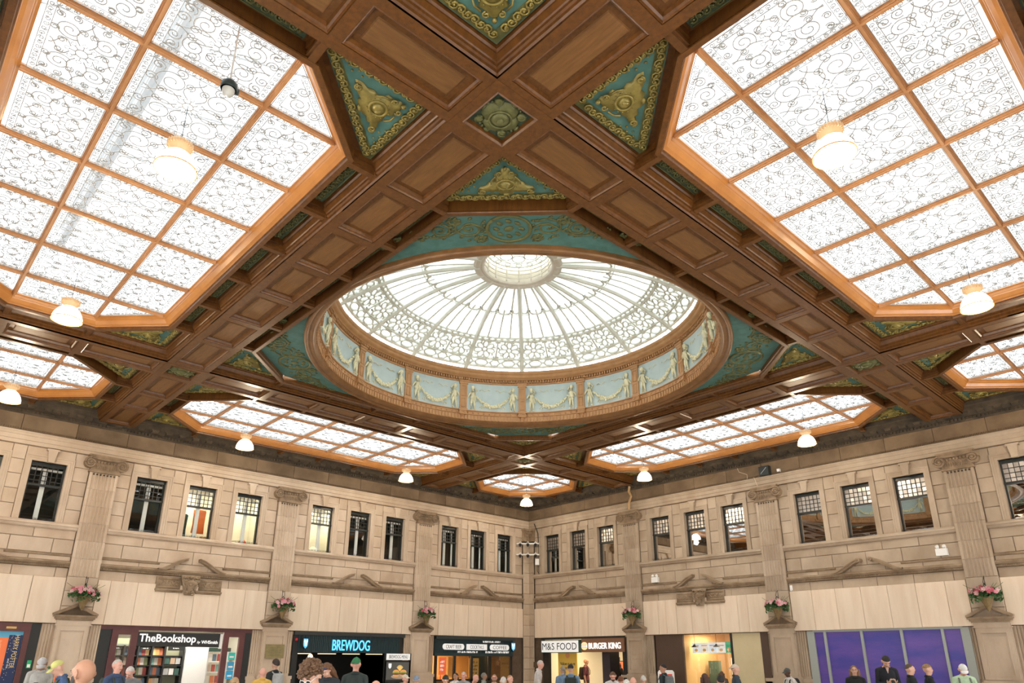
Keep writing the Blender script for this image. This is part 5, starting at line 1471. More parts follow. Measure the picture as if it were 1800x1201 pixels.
# ---- hanging baskets on the pilasters
m_leaf = mat('basket_leaf', (.03, .10, .025), .6, (.06, .16, .04), 20); m_pk = [flat('pink_petal', (.66, .27, .32), .7), flat('pale_pink_petal', (.72, .47, .48), .7), flat('rose_petal', (.48, .09, .13), .7)]
m_wick = mat('wicker_cone', (.27, .19, .085), .8, (.18, .12, .05), 14)
def leafcloud():
    g = MB(); r = random.Random(6)
    for i in range(520):
        a = r.uniform(0, 2*PI); u = r.random()**.6; rad = .40*u; z = .10+.14*math.sqrt(max(0, 1-u*u))+r.uniform(-.10, .06)-(.14 if u > .85 else 0)*r.random()
        c = Vector((rad*math.cos(a), rad*math.sin(a)*.62-.02, z)); d = Vector((r.uniform(-1, 1), r.uniform(-1, 1), r.uniform(-.6, 1))).normalized()*.062
        s = d.cross(Vector((r.uniform(-1, 1), r.uniform(-1, 1), r.uniform(-1, 1)))).normalized()*.030
        g.add([tuple(c-d), tuple(c+s), tuple(c+d), tuple(c-s)], [(0, 1, 2, 3)])
    for i in range(5):
        a = r.uniform(-.4, .4); g.tube([(a*.3, -.02, .2), (a, -.03, .32), (a*1.3, -.03, .40)], .006, 3)
    return g.mesh('foliage', [m_leaf])
fol_me = leafcloud()
def flower(m):
    g = MB()
    for k in range(5):
        q = 2*PI*k/5; g.add([(0, 0, 0), (.036*math.cos(q-.55), -.014, .036*math.sin(q-.55)), (.05*math.cos(q), -.02, .05*math.sin(q)), (.036*math.cos(q+.55), -.014, .036*math.sin(q+.55))], [(0, 1, 2, 3)])
    g.blob((0, -.012, 0), (.012, .012, .012), 5, 3)
    return g.mesh('flower', [m])
fls = [flower(m) for m in m_pk]
def basket(M, lab, seed):
    o = thing('hanging_basket', lab, 'flower basket', M, group='cone flower baskets on the pilasters'); r = random.Random(seed)
    MB().lathe([(.001, -.33), (.02, -.33), (.10, -.14), (.17, .02), (.175, .05), (.14, .05)], 14).build('cone_planter', m_wick, o)
    inst(fol_me, 'foliage', o, RZ(r.uniform(-.1, .1)))['kind'] = 'stuff'
    for i in range(34):
        a = r.uniform(-PI*.98, -.02*PI) if i % 5 else r.uniform(0, 2*PI); u = r.random()**.5; x = .40*u*math.cos(a); y = .27*u*math.sin(a)-.04; z = .12+.17*math.sqrt(max(0, 1-u*u))+r.uniform(-.06, .03)
        inst(fls[r.choice((0, 0, 1, 1, 2))], 'flower', o, T(x, y-.02, z) @ RZ(math.atan2(x, .3)) @ RX(r.uniform(-.6, .3)) @ SCL(1.3, 1, 1.3))
    g = MB(); g.tube([(0, .16, .62), (0, .16, .36), (0, .05, .42), (0, -.02, .34)], .012, 5); g.tube([(0, .16, .56), (.02, .04, .58), (0, -.02, .42)], .009, 5); g.build('wall_bracket', m_iron, o)
for i, (Mw, x, lab) in enumerate(((WL, -6, 'flower cone basket on the pilaster left of the bookshop'), (WL, 0, 'flower cone basket between the bookshop and the neon bar'), (WL, 6, 'flower cone basket between the neon bar and the craft beer windows'),
                                  (WR, -6, 'flower cone basket right of the burger sign'), (WR, 0, 'flower cone basket left of the purple hoarding'), (WR, 6, 'flower cone basket right of the purple hoarding'))):
    basket(Mw @ T(x+.07, -.34, 3.36), lab, 40+i)

# ---- wall fittings
def flood(M, lab):
    o = thing('emergency_light', lab, 'lamp', M); MB().box(-.15, .15, -.12, 0, -.1, .1).build('case', m_wht, o)
    for s in (-1, 1): MB().lathe([(.05, 0), (.055, .06), (.03, .08), (.001, .08)], 12, M=T(s*.09, -.06, .13) @ RX(.9)).build('lamp_head', m_wht, o)
flood(WR @ T(5.15, -.03, 4.73), 'white twin-head emergency light above the purple hoarding'); flood(WR @ T(-4.90, -.03, 4.70), 'white twin-head emergency light above the burger counter')
o = thing('loudspeaker', 'black box loudspeaker on the frieze of the right wall', 'loudspeaker', WR @ T(.15, -.17, 8.06)); MB().slab(-.18, .18, -.17, .17, -.16, .06, .02).build('cabinet', flat('speaker_black', (.02, .028, .028), .5), o); MB().tube([(-.10, -.17, -.10), (.12, -.17, .10)], .012, 4).build('badge', m_grey, o); MB().box(-.06, .06, .05, .1, -.05, .05).build('mount', m_iron, o)
o = thing('wall_sensor', 'small white sensor beside the black loudspeaker', 'sensor', WR @ T(.62, -.10, 8.02)); MB().box(-.05, .05, -.08, .02, -.05, .05).build('case', m_wht, o); MB().tube([(0, -.03, -.05), (0, -.03, -.16), (-.05, -.03, -.22)], .008, 4).build('lead', m_cable, o)
for i, (pts, lab) in enumerate((([(-.95, -.10, 8.4), (-.9, -.10, 8.25), (-.6, -.09, 8.1), (-.55, -.2, 7.92)], 'cream wire drooping down the right frieze'), ([(-.30, -.2, 7.92), (-.25, -.21, 7.8), (-.22, -.16, 7.6)], 'short cream wire above the middle right capital'))):
    o = MB().tube(pts, .012, 5).build('conduit', m_wcab, None, WR); tag(o, lab, 'wire')
o = MB().tube([(-5.0, -.50, 8.45), (-5.15, -.35, 8.3), (-5.22, -.12, 8.15), (-5.25, -.24, 7.86), (-5.3, -.2, 7.6)], .05, 6).build('bent_conduit', mat('peeling_conduit', (.55, .36, .18), .7), None, WR @ T(-.6, 0, 0)); tag(o, 'bent tan conduit hanging at the cornice near the room corner', 'conduit')
o = MB().box(-.02, .06, -.04, 0, 0, .16).blob((.02, -.05, .02), (.04, .04, .05), 8, 5).build('wall_camera', m_wht, None, WR @ T(.52, -.12, 3.95)); tag(o, 'small white wall camera beside the pilaster left of the purple hoarding', 'camera')
# corner shelves with floodlights
CM = T(11.72, 11.72, 0) @ RZ(-PI/4)
for z, lab in ((6.80, 'upper white bracket rail with floodlights in the room corner'), (6.30, 'lower white bracket rail with floodlights in the room corner')):
    o = thing('corner_light_rail', lab, 'light rail', CM @ T(0, -.22, z))
    MB().tube([(-.52, 0, 0), (.52, 0, 0)], .035, 8).build('rail', m_wht, o)
    for k in (-.35, 0, .35):
        MB().lathe([(.001, .10), (.05, .09), (.075, 0), (.06, -.02), (.001, -.02)], 12, M=T(k, -.10, -.06) @ RX(2.3)).build('floodlight', m_iron, o)
        MB().tube([(k-.06, 0, .02), (k, -.01, .10), (k+.06, 0, .02)], .018, 5).build('yoke', m_wht, o)
    MB().box(-.04, .04, 0, .3, -.06, .02).build('wall_arm', m_iron, o)
o = thing('junction_box', 'white junction box on cables in the room corner', 'box', CM @ T(.42, -.15, 5.98)); MB().slab(-.09, .09, -.14, .14, -.06, .06, .015).build('case', m_wht, o); MB().tube([(0, 0, .14), (.02, 0, .35)], .012, 5).build('lead', m_cable, o); MB().tube([(0, 0, -.14), (.0, 0, -.4), (.1, .05, -.55)], .012, 5).build('lead', m_cable, o)
o = MB().tube([(.50, .0, 5.45), (.50, .0, 6.6), (.46, -.05, 7.3), (.30, -.05, 7.75)], .022, 5).build('cable_run', m_cable, None, CM); tag(o, 'black cable running up the room corner', 'cable')
# ================================================================== people
def loft(mb, rings, n=14):
    """rings: (centre, rx, ry) horizontal ellipses, closed ends"""
    vs = []
    for (c, rx, ry) in rings:
        for j in range(n): q = 2*PI*j/n; vs.append((c[0]+rx*math.cos(q), c[1]+ry*math.sin(q), c[2]))
    fs = [(i*n+j, i*n+(j+1) % n, (i+1)*n+(j+1) % n, (i+1)*n+j) for i in range(len(rings)-1) for j in range(n)]
    fs += [tuple(range(n-1, -1, -1)), tuple(range((len(rings)-1)*n, len(rings)*n))]
    mb.add(vs, fs)
def limb(mb, pts, rs, n=12):
    P = [Vector(p) for p in pts]; Q = []; Rr = []
    for i in range(len(P)-1):
        for k in range(4): Q.append(P[i].lerp(P[i+1], k/4)); Rr.append(rs[i]+(rs[i+1]-rs[i])*k/4)
    Q.append(P[-1]); Rr.append(rs[-1])
    mb.tube(Q, Rr, n, up=(0, 1, .01))
    for p, r in zip(pts, rs): mb.blob(p, (r, r, r), 10, 6)
def hand(mb, wrist, d, side, curl=.5, up=Vector((0, -1, 0))):
    """palm and five bent fingers; d = pointing direction, up = palm normal"""
    d = Vector(d).normalized(); nrm = Vector(up); nrm = (nrm-d*nrm.dot(d)).normalized(); s = d.cross(nrm)*side
    w_ = Vector(wrist)
    for k in range(5):
        c = w_+d*(.018+.016*k); mb.blob(tuple(c), (.030, .030, .030), 8, 5)
        for q in (-1, 1): mb.blob(tuple(c+s*q*.018), (.022, .022, .022), 8, 5)
    for i, (off, L) in enumerate(((.034, .060), (.012, .072), (-.011, .068), (-.033, .052))):
        b = w_+d*.085+s*off; p1 = b+d*L*.5+nrm*L*.12*curl; p2 = p1+d*L*.36*(1-.35*curl)+nrm*L*.45*curl; p3 = p2+d*L*.22*(1-.8*curl)+nrm*L*.35*curl
        mb.tube([b, p1, p2, p3], [.0115, .011, .0105, .0095], 8); mb.blob(tuple(p3), (.0095,)*3, 6, 4)
    b = w_+d*.03+s*.034; p1 = b+d*.028+s*.026+nrm*.012; p2 = p1+d*.03+s*.006+nrm*.014*(1+curl)
    mb.tube([b, p1, p2], [.015, .0125, .0105], 8); mb.blob(tuple(p2), (.0105,)*3, 6, 4)
_bc = {}
NECK = Vector((0, .01, 1.50))
def body_base(pose):
    if pose in _bc: return _bc[pose]
    bow = {'stand': 0., 'phone': .62, 'bow': .55, 'walk': .10}[pose]
    HM = Matrix.Translation(NECK) @ RX(bow) @ Matrix.Translation(-NECK)
    lean = .16 if pose == 'walk' else (.06 if pose in ('phone', 'bow') else 0)
    mb = MB()
    loft(mb, [((0, 0, .80), .11, .09), ((0, 0, .86), .155, .115), ((0, .0, .93), .168, .125), ((0, -.005, 1.02), .150, .112), ((0, -.005, 1.10), .145, .105), ((0, 0, 1.22), .165, .115), ((0, .005, 1.32), .178, .118), ((0, .01, 1.40), .172, .100), ((0, .012, 1.445), .13, .075), ((0, .012, 1.475), .075, .06)], 18)
    for s in (-1, 1): limb(mb, [(s*.05, .012, 1.46), (s*.185, .01, 1.405)], [.05, .058])
    mb.tube([(0, .012, 1.44), (0, .0, 1.50), tuple(HM @ Vector((0, -.005, 1.58)))], [.062, .055, .055], 12, up=(0, 1, 0))
    # head
    hd = MB()
    hd.blob((0, .012, 1.655), (.076, .097, .100), 16, 12); hd.blob((0, -.022, 1.60), (.061, .072, .080), 14, 10); hd.blob((0, -.045, 1.555), (.040, .040, .036), 12, 8)
    hd.blob((0, -.070, 1.665), (.055, .030, .030), 10, 6)
    hd.tube([(0, -.086, 1.655), (0, -.106, 1.622), (0, -.100, 1.608)], [.010, .015, .013], 8, up=(1, 0, 0))
    hd.blob((0, -.087, 1.575), (.026, .014, .012), 8, 5)
    for s in (-1, 1): hd.blob((s*.082, .018, 1.632), (.014, .028, .038), 8, 6); hd.blob((s*.036, -.062, 1.60), (.026, .026, .024), 8, 6)
    mb.add(hd.v, hd.f, 0, HM)
    ph = pose == 'phone'
    arms = {}
    for s in (-1, 1):
        sh = (s*.188, .01, 1.40)
        if ph: el, wr, hd_ = (s*.23, -.02, 1.12), (s*.075, -.27, 1.16), Vector((-s*.35, -.75, .35))
        elif pose == 'walk': el, wr, hd_ = (s*.245, .02+s*.10, 1.12), (s*.23, -.08+s*.16, .89), Vector((0, -.35, -1))
        else: el, wr, hd_ = (s*.24, .03, 1.12), (s*.245, -.03, .87), Vector((0, -.15, -1))
        limb(mb, [sh, el], [.056, .044]); limb(mb, [el, wr], [.043, .029]); hand(mb, wr, hd_, s if not ph else -s, .75 if ph else .45, Vector((-s, 0, 0)) if not ph else Vector((-s*.3, -.4, .9)))
        arms[s] = (Vector(sh), Vector(el), Vector(wr), Vector(hd_).normalized())
        if pose == 'walk': kn, an = (s*.095, -.02-s*.16, .48), (s*.095, .05-s*.26, .09)
        else: kn, an = (s*.105, -.005, .48), (s*.115, .03, .085)
        limb(mb, [(s*.088, 0, .86), kn], [.092, .060]); limb(mb, [kn, an], [.060, .040])
        for k in range(6): mb.blob((an[0], an[1]+.04-.035*k, .045-.002*k), (.045-.002*k, .045, .045-.002*k), 8, 6)
    if lean:
        LM = Matrix.Translation((0, 0, .9)) @ RX(lean) @ Matrix.Translation((0, 0, -.9))
        for i, v in enumerate(mb.v):
            if v[2] > .9:
                k = min(1, (v[2]-.9)/.15); p = LM @ Vector(v); mb.v[i] = tuple(Vector(v).lerp(p, k))
        HM = LM @ HM
        for s in arms:
            a = arms[s]; arms[s] = tuple(LM @ q for q in a[:3])+(a[3],)
    me = mb.mesh('body_src')
    o = bpy.data.objects.new('body_src', me); COL.objects.link(o)
    md = o.modifiers.new('r', 'REMESH'); md.mode = 'VOXEL'; md.voxel_size = .0115
    sm = o.modifiers.new('s', 'SMOOTH'); sm.factor = .5; sm.iterations = 2
    dg = bpy.context.evaluated_depsgraph_get()
    out = bpy.data.meshes.new_from_object(o.evaluated_get(dg)); out.name = 'body'
    bpy.data.objects.remove(o); bpy.data.meshes.remove(me)
    n = len(out.polygons); cen = np.zeros(n*3); out.polygons.foreach_get('center', cen); cen = cen.reshape(-1, 3)
    idx = np.ones(n, int)
    HI = np.array(HM.inverted()); hc = cen @ HI[:3, :3].T+HI[:3, 3]
    z = cen[:, 2]
    idx[z < .93] = 2; idx[z < .085] = 3
    def seg(a, b):
        a = np.array(a); b = np.array(b); d = b-a; t = np.clip(((cen-a) @ d)/(d @ d), 0, 1); return np.linalg.norm(cen-(a+t[:, None]*d), axis=1), ((cen-a) @ d)/(d @ d)
    for s in (-1, 1):
        sh, el, wr, hd_ = arms[s]
        d1, _ = seg(sh, el); d2, t2 = seg(el, wr); d3, t3 = seg(wr, wr+hd_*.17)
        far = np.abs(cen[:, 0]) > .16 if pose != 'phone' else cen[:, 1] < -.13
        up = (d1 < .072) & ((np.abs(cen[:, 0]) > .17)); idx[up] = 1
        fo = (d2 < .055) & (far | (np.abs(cen[:, 0]) > .19)) & (t2 > 0.05); idx[fo] = 4
        ha = (d3 < .075) & (t3 > .02) & far & (t2 > .9); idx[ha] = 0
    head = (hc[:, 2] > 1.505) & (np.abs(hc[:, 0]) < .13) & (np.abs(hc[:, 1]) < .2) & (z > 1.3)
    idx[head] = 0
    lp = (np.abs(hc[:, 0]) < .024) & (np.abs(hc[:, 2]-1.573) < .008) & (hc[:, 1] < -.06); idx[lp] = 6
    m0 = m_skin['fair']
    out.materials.clear()
    for _ in range(7): out.materials.append(m0)
    out.polygons.foreach_set('material_index', idx.astype(np.int32)); out.polygons.foreach_set('use_smooth', np.ones(n, bool))
    out.update()
    LMi = HM
    _bc[pose] = (out, HM, lean); return _bc[pose]
m_skin = {k: mat('skin_'+k, c, .5, spec=.4) for k, c in (('fair', (.66, .40, .30)), ('pink', (.70, .38, .30)), ('tan', (.48, .26, .17)), ('brown', (.10, .05, .03)), ('olive', (.34, .19, .12)))}
m_lip = flat('lips', (.42, .16, .13)); m_eye = flat('eyes_brows', (.05, .03, .02)); m_shoe = flat('shoes', (.03, .03, .03)); m_trou = [flat('dark_trousers', (.02, .022, .03), .8), flat('blue_jeans', (.05, .08, .15), .8), flat('khaki_trousers', (.28, .22, .14), .8)]
_cm = {}
def cloth(c):
    c = tuple(c)
    if c not in _cm: _cm[c] = mat('cloth_%d' % len(_cm), c, .85, tuple(v*.72 for v in c), 9, bump=.1)
    return _cm[c]
def hairmat(c):
    k = ('h',)+tuple(c)
    if k not in _cm: _cm[k] = mat('hair_%d' % len(_cm), c, .55, tuple(v*.5 for v in c), 60, stretch=(1, 1, .25), bump=.3)
    return _cm[k]
HC = Vector((0, .012, 1.652))
def cap_shell(bound, rx, ry, rz, n=28, k=12, rough=0., seed=1, lift=0.):
    """shell over the skull; bound(phi)=polar angle of its lower edge, phi=0 is the face (-y)"""
    r = random.Random(seed); g = MB(); vs = [(HC.x, HC.y, HC.z+rz+lift)]
    jit = [[r.uniform(-1, 1) for _ in range(n)] for _ in range(k+1)]
    for i in range(1, k+1):
        for j in range(n):
            phi = 2*PI*j/n; th = bound(phi)*i/k; e = 1+rough*jit[i][j]*(1 if i < k else .4)
            if i == k: e *= .965
            vs.append((HC.x+rx*e*math.sin(th)*math.sin(phi), HC.y-ry*e*math.sin(th)*math.cos(phi), HC.z+rz*e*math.cos(th)+lift*max(0, math.cos(th))))
    fs = [(0, 1+j, 1+(j+1) % n) for j in range(n)]
    for i in range(k-1):
        for j in range(n): fs.append((1+i*n+j, 1+(i+1)*n+j, 1+(i+1)*n+(j+1) % n, 1+i*n+(j+1) % n))
    g.add(vs, fs); return g
def hb(front, side, back):
    def f(p):
        c = math.cos(p)
        return side+(front-side)*max(0, c)**1.2 if c > 0 else side+(back-side)*max(0, -c)**.8
    return f
def make_hair(style, seed):
    if style == 'short': return cap_shell(hb(.80, 1.50, 2.05), .083, .106, .108, rough=.012, seed=seed)
    if style == 'mop': return cap_shell(hb(.98, 1.45, 1.95), .094, .116, .122, rough=.05, seed=seed, lift=.01)
    if style == 'wild':
        g = cap_shell(hb(1.0, 1.6, 2.1), .098, .120, .122, 40, 16, rough=.06, seed=seed, lift=.01); r = random.Random(seed)
        for i in range(230):
            ph_ = r.uniform(0, 2*PI); th = r.uniform(.05, 1.25 if math.cos(ph_) > .3 else 1.8)
            d = Vector((math.sin(th)*math.sin(ph_), -math.sin(th)*math.cos(ph_), math.cos(th))); b = HC+Vector((d.x*.092, d.y*.112, d.z*.118))
            t = Vector((r.uniform(-1, 1), r.uniform(-1, 1), r.uniform(-.5, .8))).normalized(); e = b+d*.012+t*.016; e2 = e+t*.020-d*.006
            g.tube([tuple(b), tuple(e), tuple(e2)], [.018, .015, .005], 6)
        return g
    if style == 'crop': return cap_shell(hb(.78, 1.35, 1.75), .080, .102, .106, rough=.006, seed=seed)
    if style == 'fringe': return cap_shell(hb(1.15, 1.30, 1.45), .092, .112, .118, rough=.03, seed=seed)
    if style == 'long':
        g = cap_shell(hb(.85, 1.75, 2.1), .088, .110, .112, rough=.02, seed=seed)
        for s in (-1, 0, 1):
            for q in range(3): g.tube([(s*.075+.012*q*(s or 1), .03+.02*(s == 0)*q, 1.66), (s*.085+.01*q, .05+.03*(s == 0), 1.55), (s*.09+.012*q, .06+.035*(s == 0), 1.42), (s*.08+.01*q, .07+.03*(s == 0), 1.30)], [.035, .045, .042, .02], 8)
        g.tube([(0, .085, 1.66), (0, .10, 1.5), (0, .10, 1.32)], [.07, .08, .05], 10)
        return g
    if style == 'tail':
        g = cap_shell(hb(.80, 1.55, 2.0), .082, .104, .107, rough=.012, seed=seed)
        g.tube([(0, .105, 1.67), (0, .16, 1.66), (0, .175, 1.58), (0, .15, 1.48)], [.025, .032, .03, .012], 8); return g
    return None
def make_hat(kind):
    g = MB()
    if kind in ('cap', 'backcap'):
        g = cap_shell(hb(1.28, 1.36, 1.50), .088, .112, .112, rough=0)
        s = 1 if kind == 'cap' else -1
        vs = []; n = 14
        for k, (rr, dz) in enumerate(((.0, .0), (.075, -.022))):
            for j in range(n+1):
                q = -1.15+2.3*j/n; x = .088*math.sin(q)*(1-.12*k); y = -(.108+rr*math.cos(q)**.6)*math.cos(q*.55) if s > 0 else (.108+rr*math.cos(q)**.6)*math.cos(q*.55)
                vs.append((x, y+.012, 1.683+dz-.02*math.sin(abs(q))**2))
        m = n+1; up = [(a, b, c+.006) for a, b, c in vs]
        fs = [(j, j+1, m+j+1, m+j) for j in range(n)]; g.add(vs, fs); g.add(up, fs)
        g.blob((0, .012, 1.768), (.012, .012, .008), 6, 4)
    elif kind == 'bandana':
        g = cap_shell(hb(1.20, 1.40, 1.70), .085, .107, .109); g.blob((0, .12, 1.63), (.03, .025, .022), 8, 5)
        for s in (-1, 1): g.tube([(s*.01, .12, 1.63), (s*.04, .14, 1.58), (s*.05, .135, 1.52)], [.014, .016, .005], 6)
    elif kind == 'beanie':
        g = cap_shell(hb(1.22, 1.45, 1.62), .088, .11, .115, rough=.01)
        g.tube([(.089*math.sin(2*PI*i/24), .012-.111*math.cos(2*PI*i/24), 1.632-.02*math.cos(2*PI*i/24)*-1) for i in range(24)], .010, 6, 0, True)
    return g
def make_pack():
    g = MB(); vs = []
    sec = [(1.40, .11, .06), (1.43, .13, .09), (1.38, .15, .12), (1.20, .155, .14), (1.02, .15, .13), (.96, .13, .10), (.94, .10, .06)]
    loft(g, [((0, .17, z), a, b) for z, a, b in sec], 16)
    g.blob((0, .27, 1.10), (.11, .06, .10), 10, 8)
    return g
def make_straps():
    g = MB()
    for s in (-1, 1): g.tube([(s*.10, .12, 1.42), (s*.105, .03, 1.475), (s*.11, -.07, 1.42), (s*.12, -.125, 1.30), (s*.145, -.11, 1.15), (s*.17, .02, 1.06), (s*.13, .12, 1.04)], .022, 6, flat=.5)
    return g
pack_me = {}
def packm(c):
    if c not in pack_me: pack_me[c] = (make_pack().mesh('backpack', [cloth(c)], smooth=True), make_straps().mesh('straps', [cloth(c)], smooth=True))
    return pack_me[c]
FH = Vector((_f.x, _f.y, 0)).normalized(); RH = Vector((_r.x, _r.y, 0)).normalized()
def pix(x, y, d):
    ray = _f+_r*((x-900.245)/F_PX)-_u*((y-724.725)/F_PX)
    return CAM+ray*d
hseed = [0]
cg = MB(); cg.tube([(.066*math.cos(2*PI*i/24), .008+.064*math.sin(2*PI*i/24), 1.485+.018*math.sin(2*PI*i/24)) for i in range(24)], .017, 6, 0, True); cg.tube([(.074*math.cos(2*PI*i/24), .008+.072*math.sin(2*PI*i/24), 1.465+.018*math.sin(2*PI*i/24)) for i in range(24)], .024, 6, 0, True)
col_me = cg.mesh('collar', [m_eye], smooth=True)
g = MB()
for s in (-1, 1): g.blob((s*.031, -.0865, 1.640), (.0135, .006, .0065), 8, 5, 0); g.blob((s*.031, -.0915, 1.640), (.006, .003, .006), 8, 5, 1)
ear = MB()
for s in (-1, 1):
    ear.tube([(s*(.080+.012*math.sin(PI*i/10)), .004+.028*math.sin(PI*i/10)+.004*i/10, 1.604+.066*i/10) for i in range(11)], [.007]*11, 6)
    ear.blob((s*.083, .014, 1.604), (.007, .010, .012), 7, 5); ear.blob((s*.080, .014, 1.636), (.006, .016, .026), 8, 5)
ear_me = ear.mesh('ears', [m_skin['fair']], smooth=True)
eye_me = g.mesh('eyes', [flat('eye_white', (.62, .58, .54), .3), flat('iris', (.05, .03, .02), .2)], smooth=True)
g = MB()
for s in (-1, 1): g.tube([(s*.014, -.096, 1.660), (s*.032, -.098, 1.666), (s*.050, -.086, 1.660)], [.004, .0045, .002], 5)
brow_me = g.mesh('eyebrows', [m_eye], smooth=True)
PEOPLE = []
def person(lab, x, ytop, d, face=0, pose='stand', top=(.05, .05, .06), skin='fair', hair=None, hcol=(.08, .05, .03), hat=None, hatcol=(.1, .1, .1), pack=None, sleeves=True, trou=0, beard=None, glasses=None, legs=None, under=None, hat2=None):
    """x, ytop, d: where the photograph shows the top of the head and how far away it is; face: 0 towards the viewer, 90 to the right"""
    p = pix(x, ytop, d)
    me, HM, lean = body_base(pose)
    top_local = (HM @ Vector((0, .012, 1.76))).z
    sc = max(.80, min(1.10, p.z/top_local))
    fa = math.radians(face); dr = -FH*math.cos(fa)+RH*math.sin(fa)
    th = math.atan2(dr.x, -dr.y)
    hx = HM @ Vector((0, .0, 1.70))
    loc = Vector((p.x, p.y, 0))-(RZ(th) @ Vector((hx.x, hx.y, 0)))*sc
    o = thing('person', lab, 'person', T(loc.x, loc.y, 0) @ RZ(th) @ SCL(sc, sc, sc))
    b = inst(me, 'body', o)
    ms = [m_skin[skin], cloth(top), m_trou[trou], m_shoe, cloth(top) if sleeves is True else (m_skin[skin] if sleeves is False else cloth(sleeves)), m_eye, m_lip]
    for s, m in zip(b.material_slots, ms): s.link = 'OBJECT'; s.material = m
    hseed[0] += 1
    inst(eye_me, 'eyes', o, HM)
    er = inst(ear_me, 'ears', o, HM @ Matrix.Translation((0, .006, 0))); er.material_slots[0].link = 'OBJECT'; er.material_slots[0].material = m_skin[skin]
    bw = inst(brow_me, 'eyebrows', o, HM); bw.material_slots[0].link = 'OBJECT'; bw.material_slots[0].material = hairmat(hcol if hair else (.12, .08, .05))
    if hair: make_hair(hair, hseed[0]).build('hair', hairmat(hcol), o, HM, smooth=True)
    if hat: make_hat(hat).build(hat if hat != 'backcap' else 'cap', cloth(hatcol), o, HM, smooth=True)
    if hat2: MB().ext([(-.035, 1.70), (.035, 1.70), (.03, 1.735), (-.03, 1.735)], -.112, -.085).build('cap_badge', cloth(hat2), o, HM)
    cl = inst(col_me, 'collar', o, T(0, 0, 0) if not lean else Matrix.Translation((0, 0, .9)) @ RX(lean) @ Matrix.Translation((0, 0, -.9)))
    cl.material_slots[0].link = 'OBJECT'; cl.material_slots[0].material = cloth(top)
    if pack:
        a, c = packm(tuple(pack)); LM = Matrix.Translation((0, 0, .9)) @ RX(lean) @ Matrix.Translation((0, 0, -.9))
        inst(a, 'backpack', o, LM); inst(c, 'straps', o, LM)
    if beard:
        g = MB(); n = 16; vs = []
        for i in range(6):
            t = i/5; z = 1.600-.080*t
            for j in range(n+1):
                q = -1.5+3.0*j/n; rx_ = .0705-.024*t*t; ry_ = .092-.010*t; vs.append((rx_*math.sin(q), -.006-ry_*math.cos(q)*(1 if abs(q) < 1.2 else .9), z+(.03*(abs(q)/1.5)**2 if t < .3 else 0)))
        g.add(vs, [(i*(n+1)+j, i*(n+1)+j+1, (i+1)*(n+1)+j+1, (i+1)*(n+1)+j) for i in range(5) for j in range(n)])
        g.build('beard', hairmat(beard), o, HM, smooth=True)
    if glasses:
        g = MB()
        for s in (-1, 1):
            g.tube([(s*.033+.024*math.cos(2*PI*i/14), -.104, 1.642+.018*math.sin(2*PI*i/14)) for i in range(14)], .0035, 5, 0, True)
            g.tube([(s*.057, -.102, 1.646), (s*.08, -.04, 1.648), (s*.082, .02, 1.642)], .003, 4)
        if sum(glasses) > 1.5:
            for s in (-1, 1): MB().ext([(s*.033+.023*math.cos(2*PI*i/14), 1.642+.017*math.sin(2*PI*i/14)) for i in range(14)], -.105, -.103).build('dark_lens', m_black, o, HM)
        g.tube([(-.010, -.105, 1.645), (.010, -.105, 1.645)], .003, 4); g.build('glasses', flat('spectacle_frame', glasses) if glasses else m_black, o, HM)
    if under:
        MB().ext([(-.035, 1.475), (.035, 1.475), (.0, 1.33)], -.128, -.10).build('shirt_front', cloth(under), o)
    return o, HM, sc
def held_phone(o, HM, lab):
    ph = MB().slab(-.036, .036, -.075, .075, -.004, .004, .004).build('mobile_phone', m_black, None, o.matrix_basis @ T(0, -.40, 1.20) @ RX(-.7)); tag(ph, lab, 'phone')
GREY = (.30, .30, .30)
q = person('person in a grey cap and grey top bowed over a phone by the bookshop', 75, 1158, 14.5, 25, 'phone', (.42, .42, .40), 'olive', None, hat='cap', hatcol=(.50, .50, .52)); held_phone(q[0], q[1], 'black phone held by the person in the grey cap')
person('person in a yellow and green cap with orange and blue striped jacket', 99, 1163, 11.6, -45, 'bow', (.05, .10, .22), 'fair', None, hat='cap', hatcol=(.62, .62, .22), hat2=(.04, .14, .06), pack=(.10, .10, .02), under=(.75, .20, .08))
person('bald person with a dark beard close to the viewer, seen from behind', 151, 1158, 5.9, -108, 'stand', (.04, .04, .05), 'tan', None, beard=(.02, .013, .01))
person('white-haired person in a blue jacket with a backpack, turned to the right', 209, 1159, 13.2, 75, 'stand', (.05, .09, .19), 'pink', 'crop', (.62, .60, .56), pack=(.04, .06, .05))
person('white-haired person bowing forward in a grey jacket before the bookshop', 229, 1173, 14.0, 10, 'bow', (.20, .21, .22), 'pink', 'short', (.80, .78, .74))
person('person in a leopard-print hat at the bottom edge before the bookshop', 414, 1191, 13.0, 160, 'stand', (.15, .10, .06), 'fair', 'short', (.2, .13, .07), hat='beanie', hatcol=(.45, .30, .16))
person('person with a shaved head and yellow top below the brass plaque', 463, 1174, 16, -150, 'stand', (.75, .48, .12), 'pink', None)
person('young person with dark hair, dark jacket and grey backpack below the brass plaque', 485, 1160, 18, -125, 'stand', (.03, .035, .035), 'fair', 'mop', (.04, .025, .018), pack=(.45, .46, .46))
person('person with tousled brown hair and white sunglasses close to the viewer', 545, 1167, 6.6, -18, 'bow', (.12, .11, .10), 'fair', 'wild', (.17, .09, .045), glasses=(.85, .85, .85))
person('person in a navy spotted bandana and dark top before the neon bar', 573, 1167, 12.3, -15, 'bow', (.025, .03, .04), 'fair', 'long', (.20, .09, .04), hat='bandana', hatcol=(.03, .06, .16))
person('person in a green cap and dark waistcoat seen from behind before the neon bar', 627, 1156, 13.2, 178, 'stand', (.035, .05, .05), 'pink', 'crop', (.4, .36, .3), hat='backcap', hatcol=(.03, .20, .08), sleeves=(.42, .43, .45))
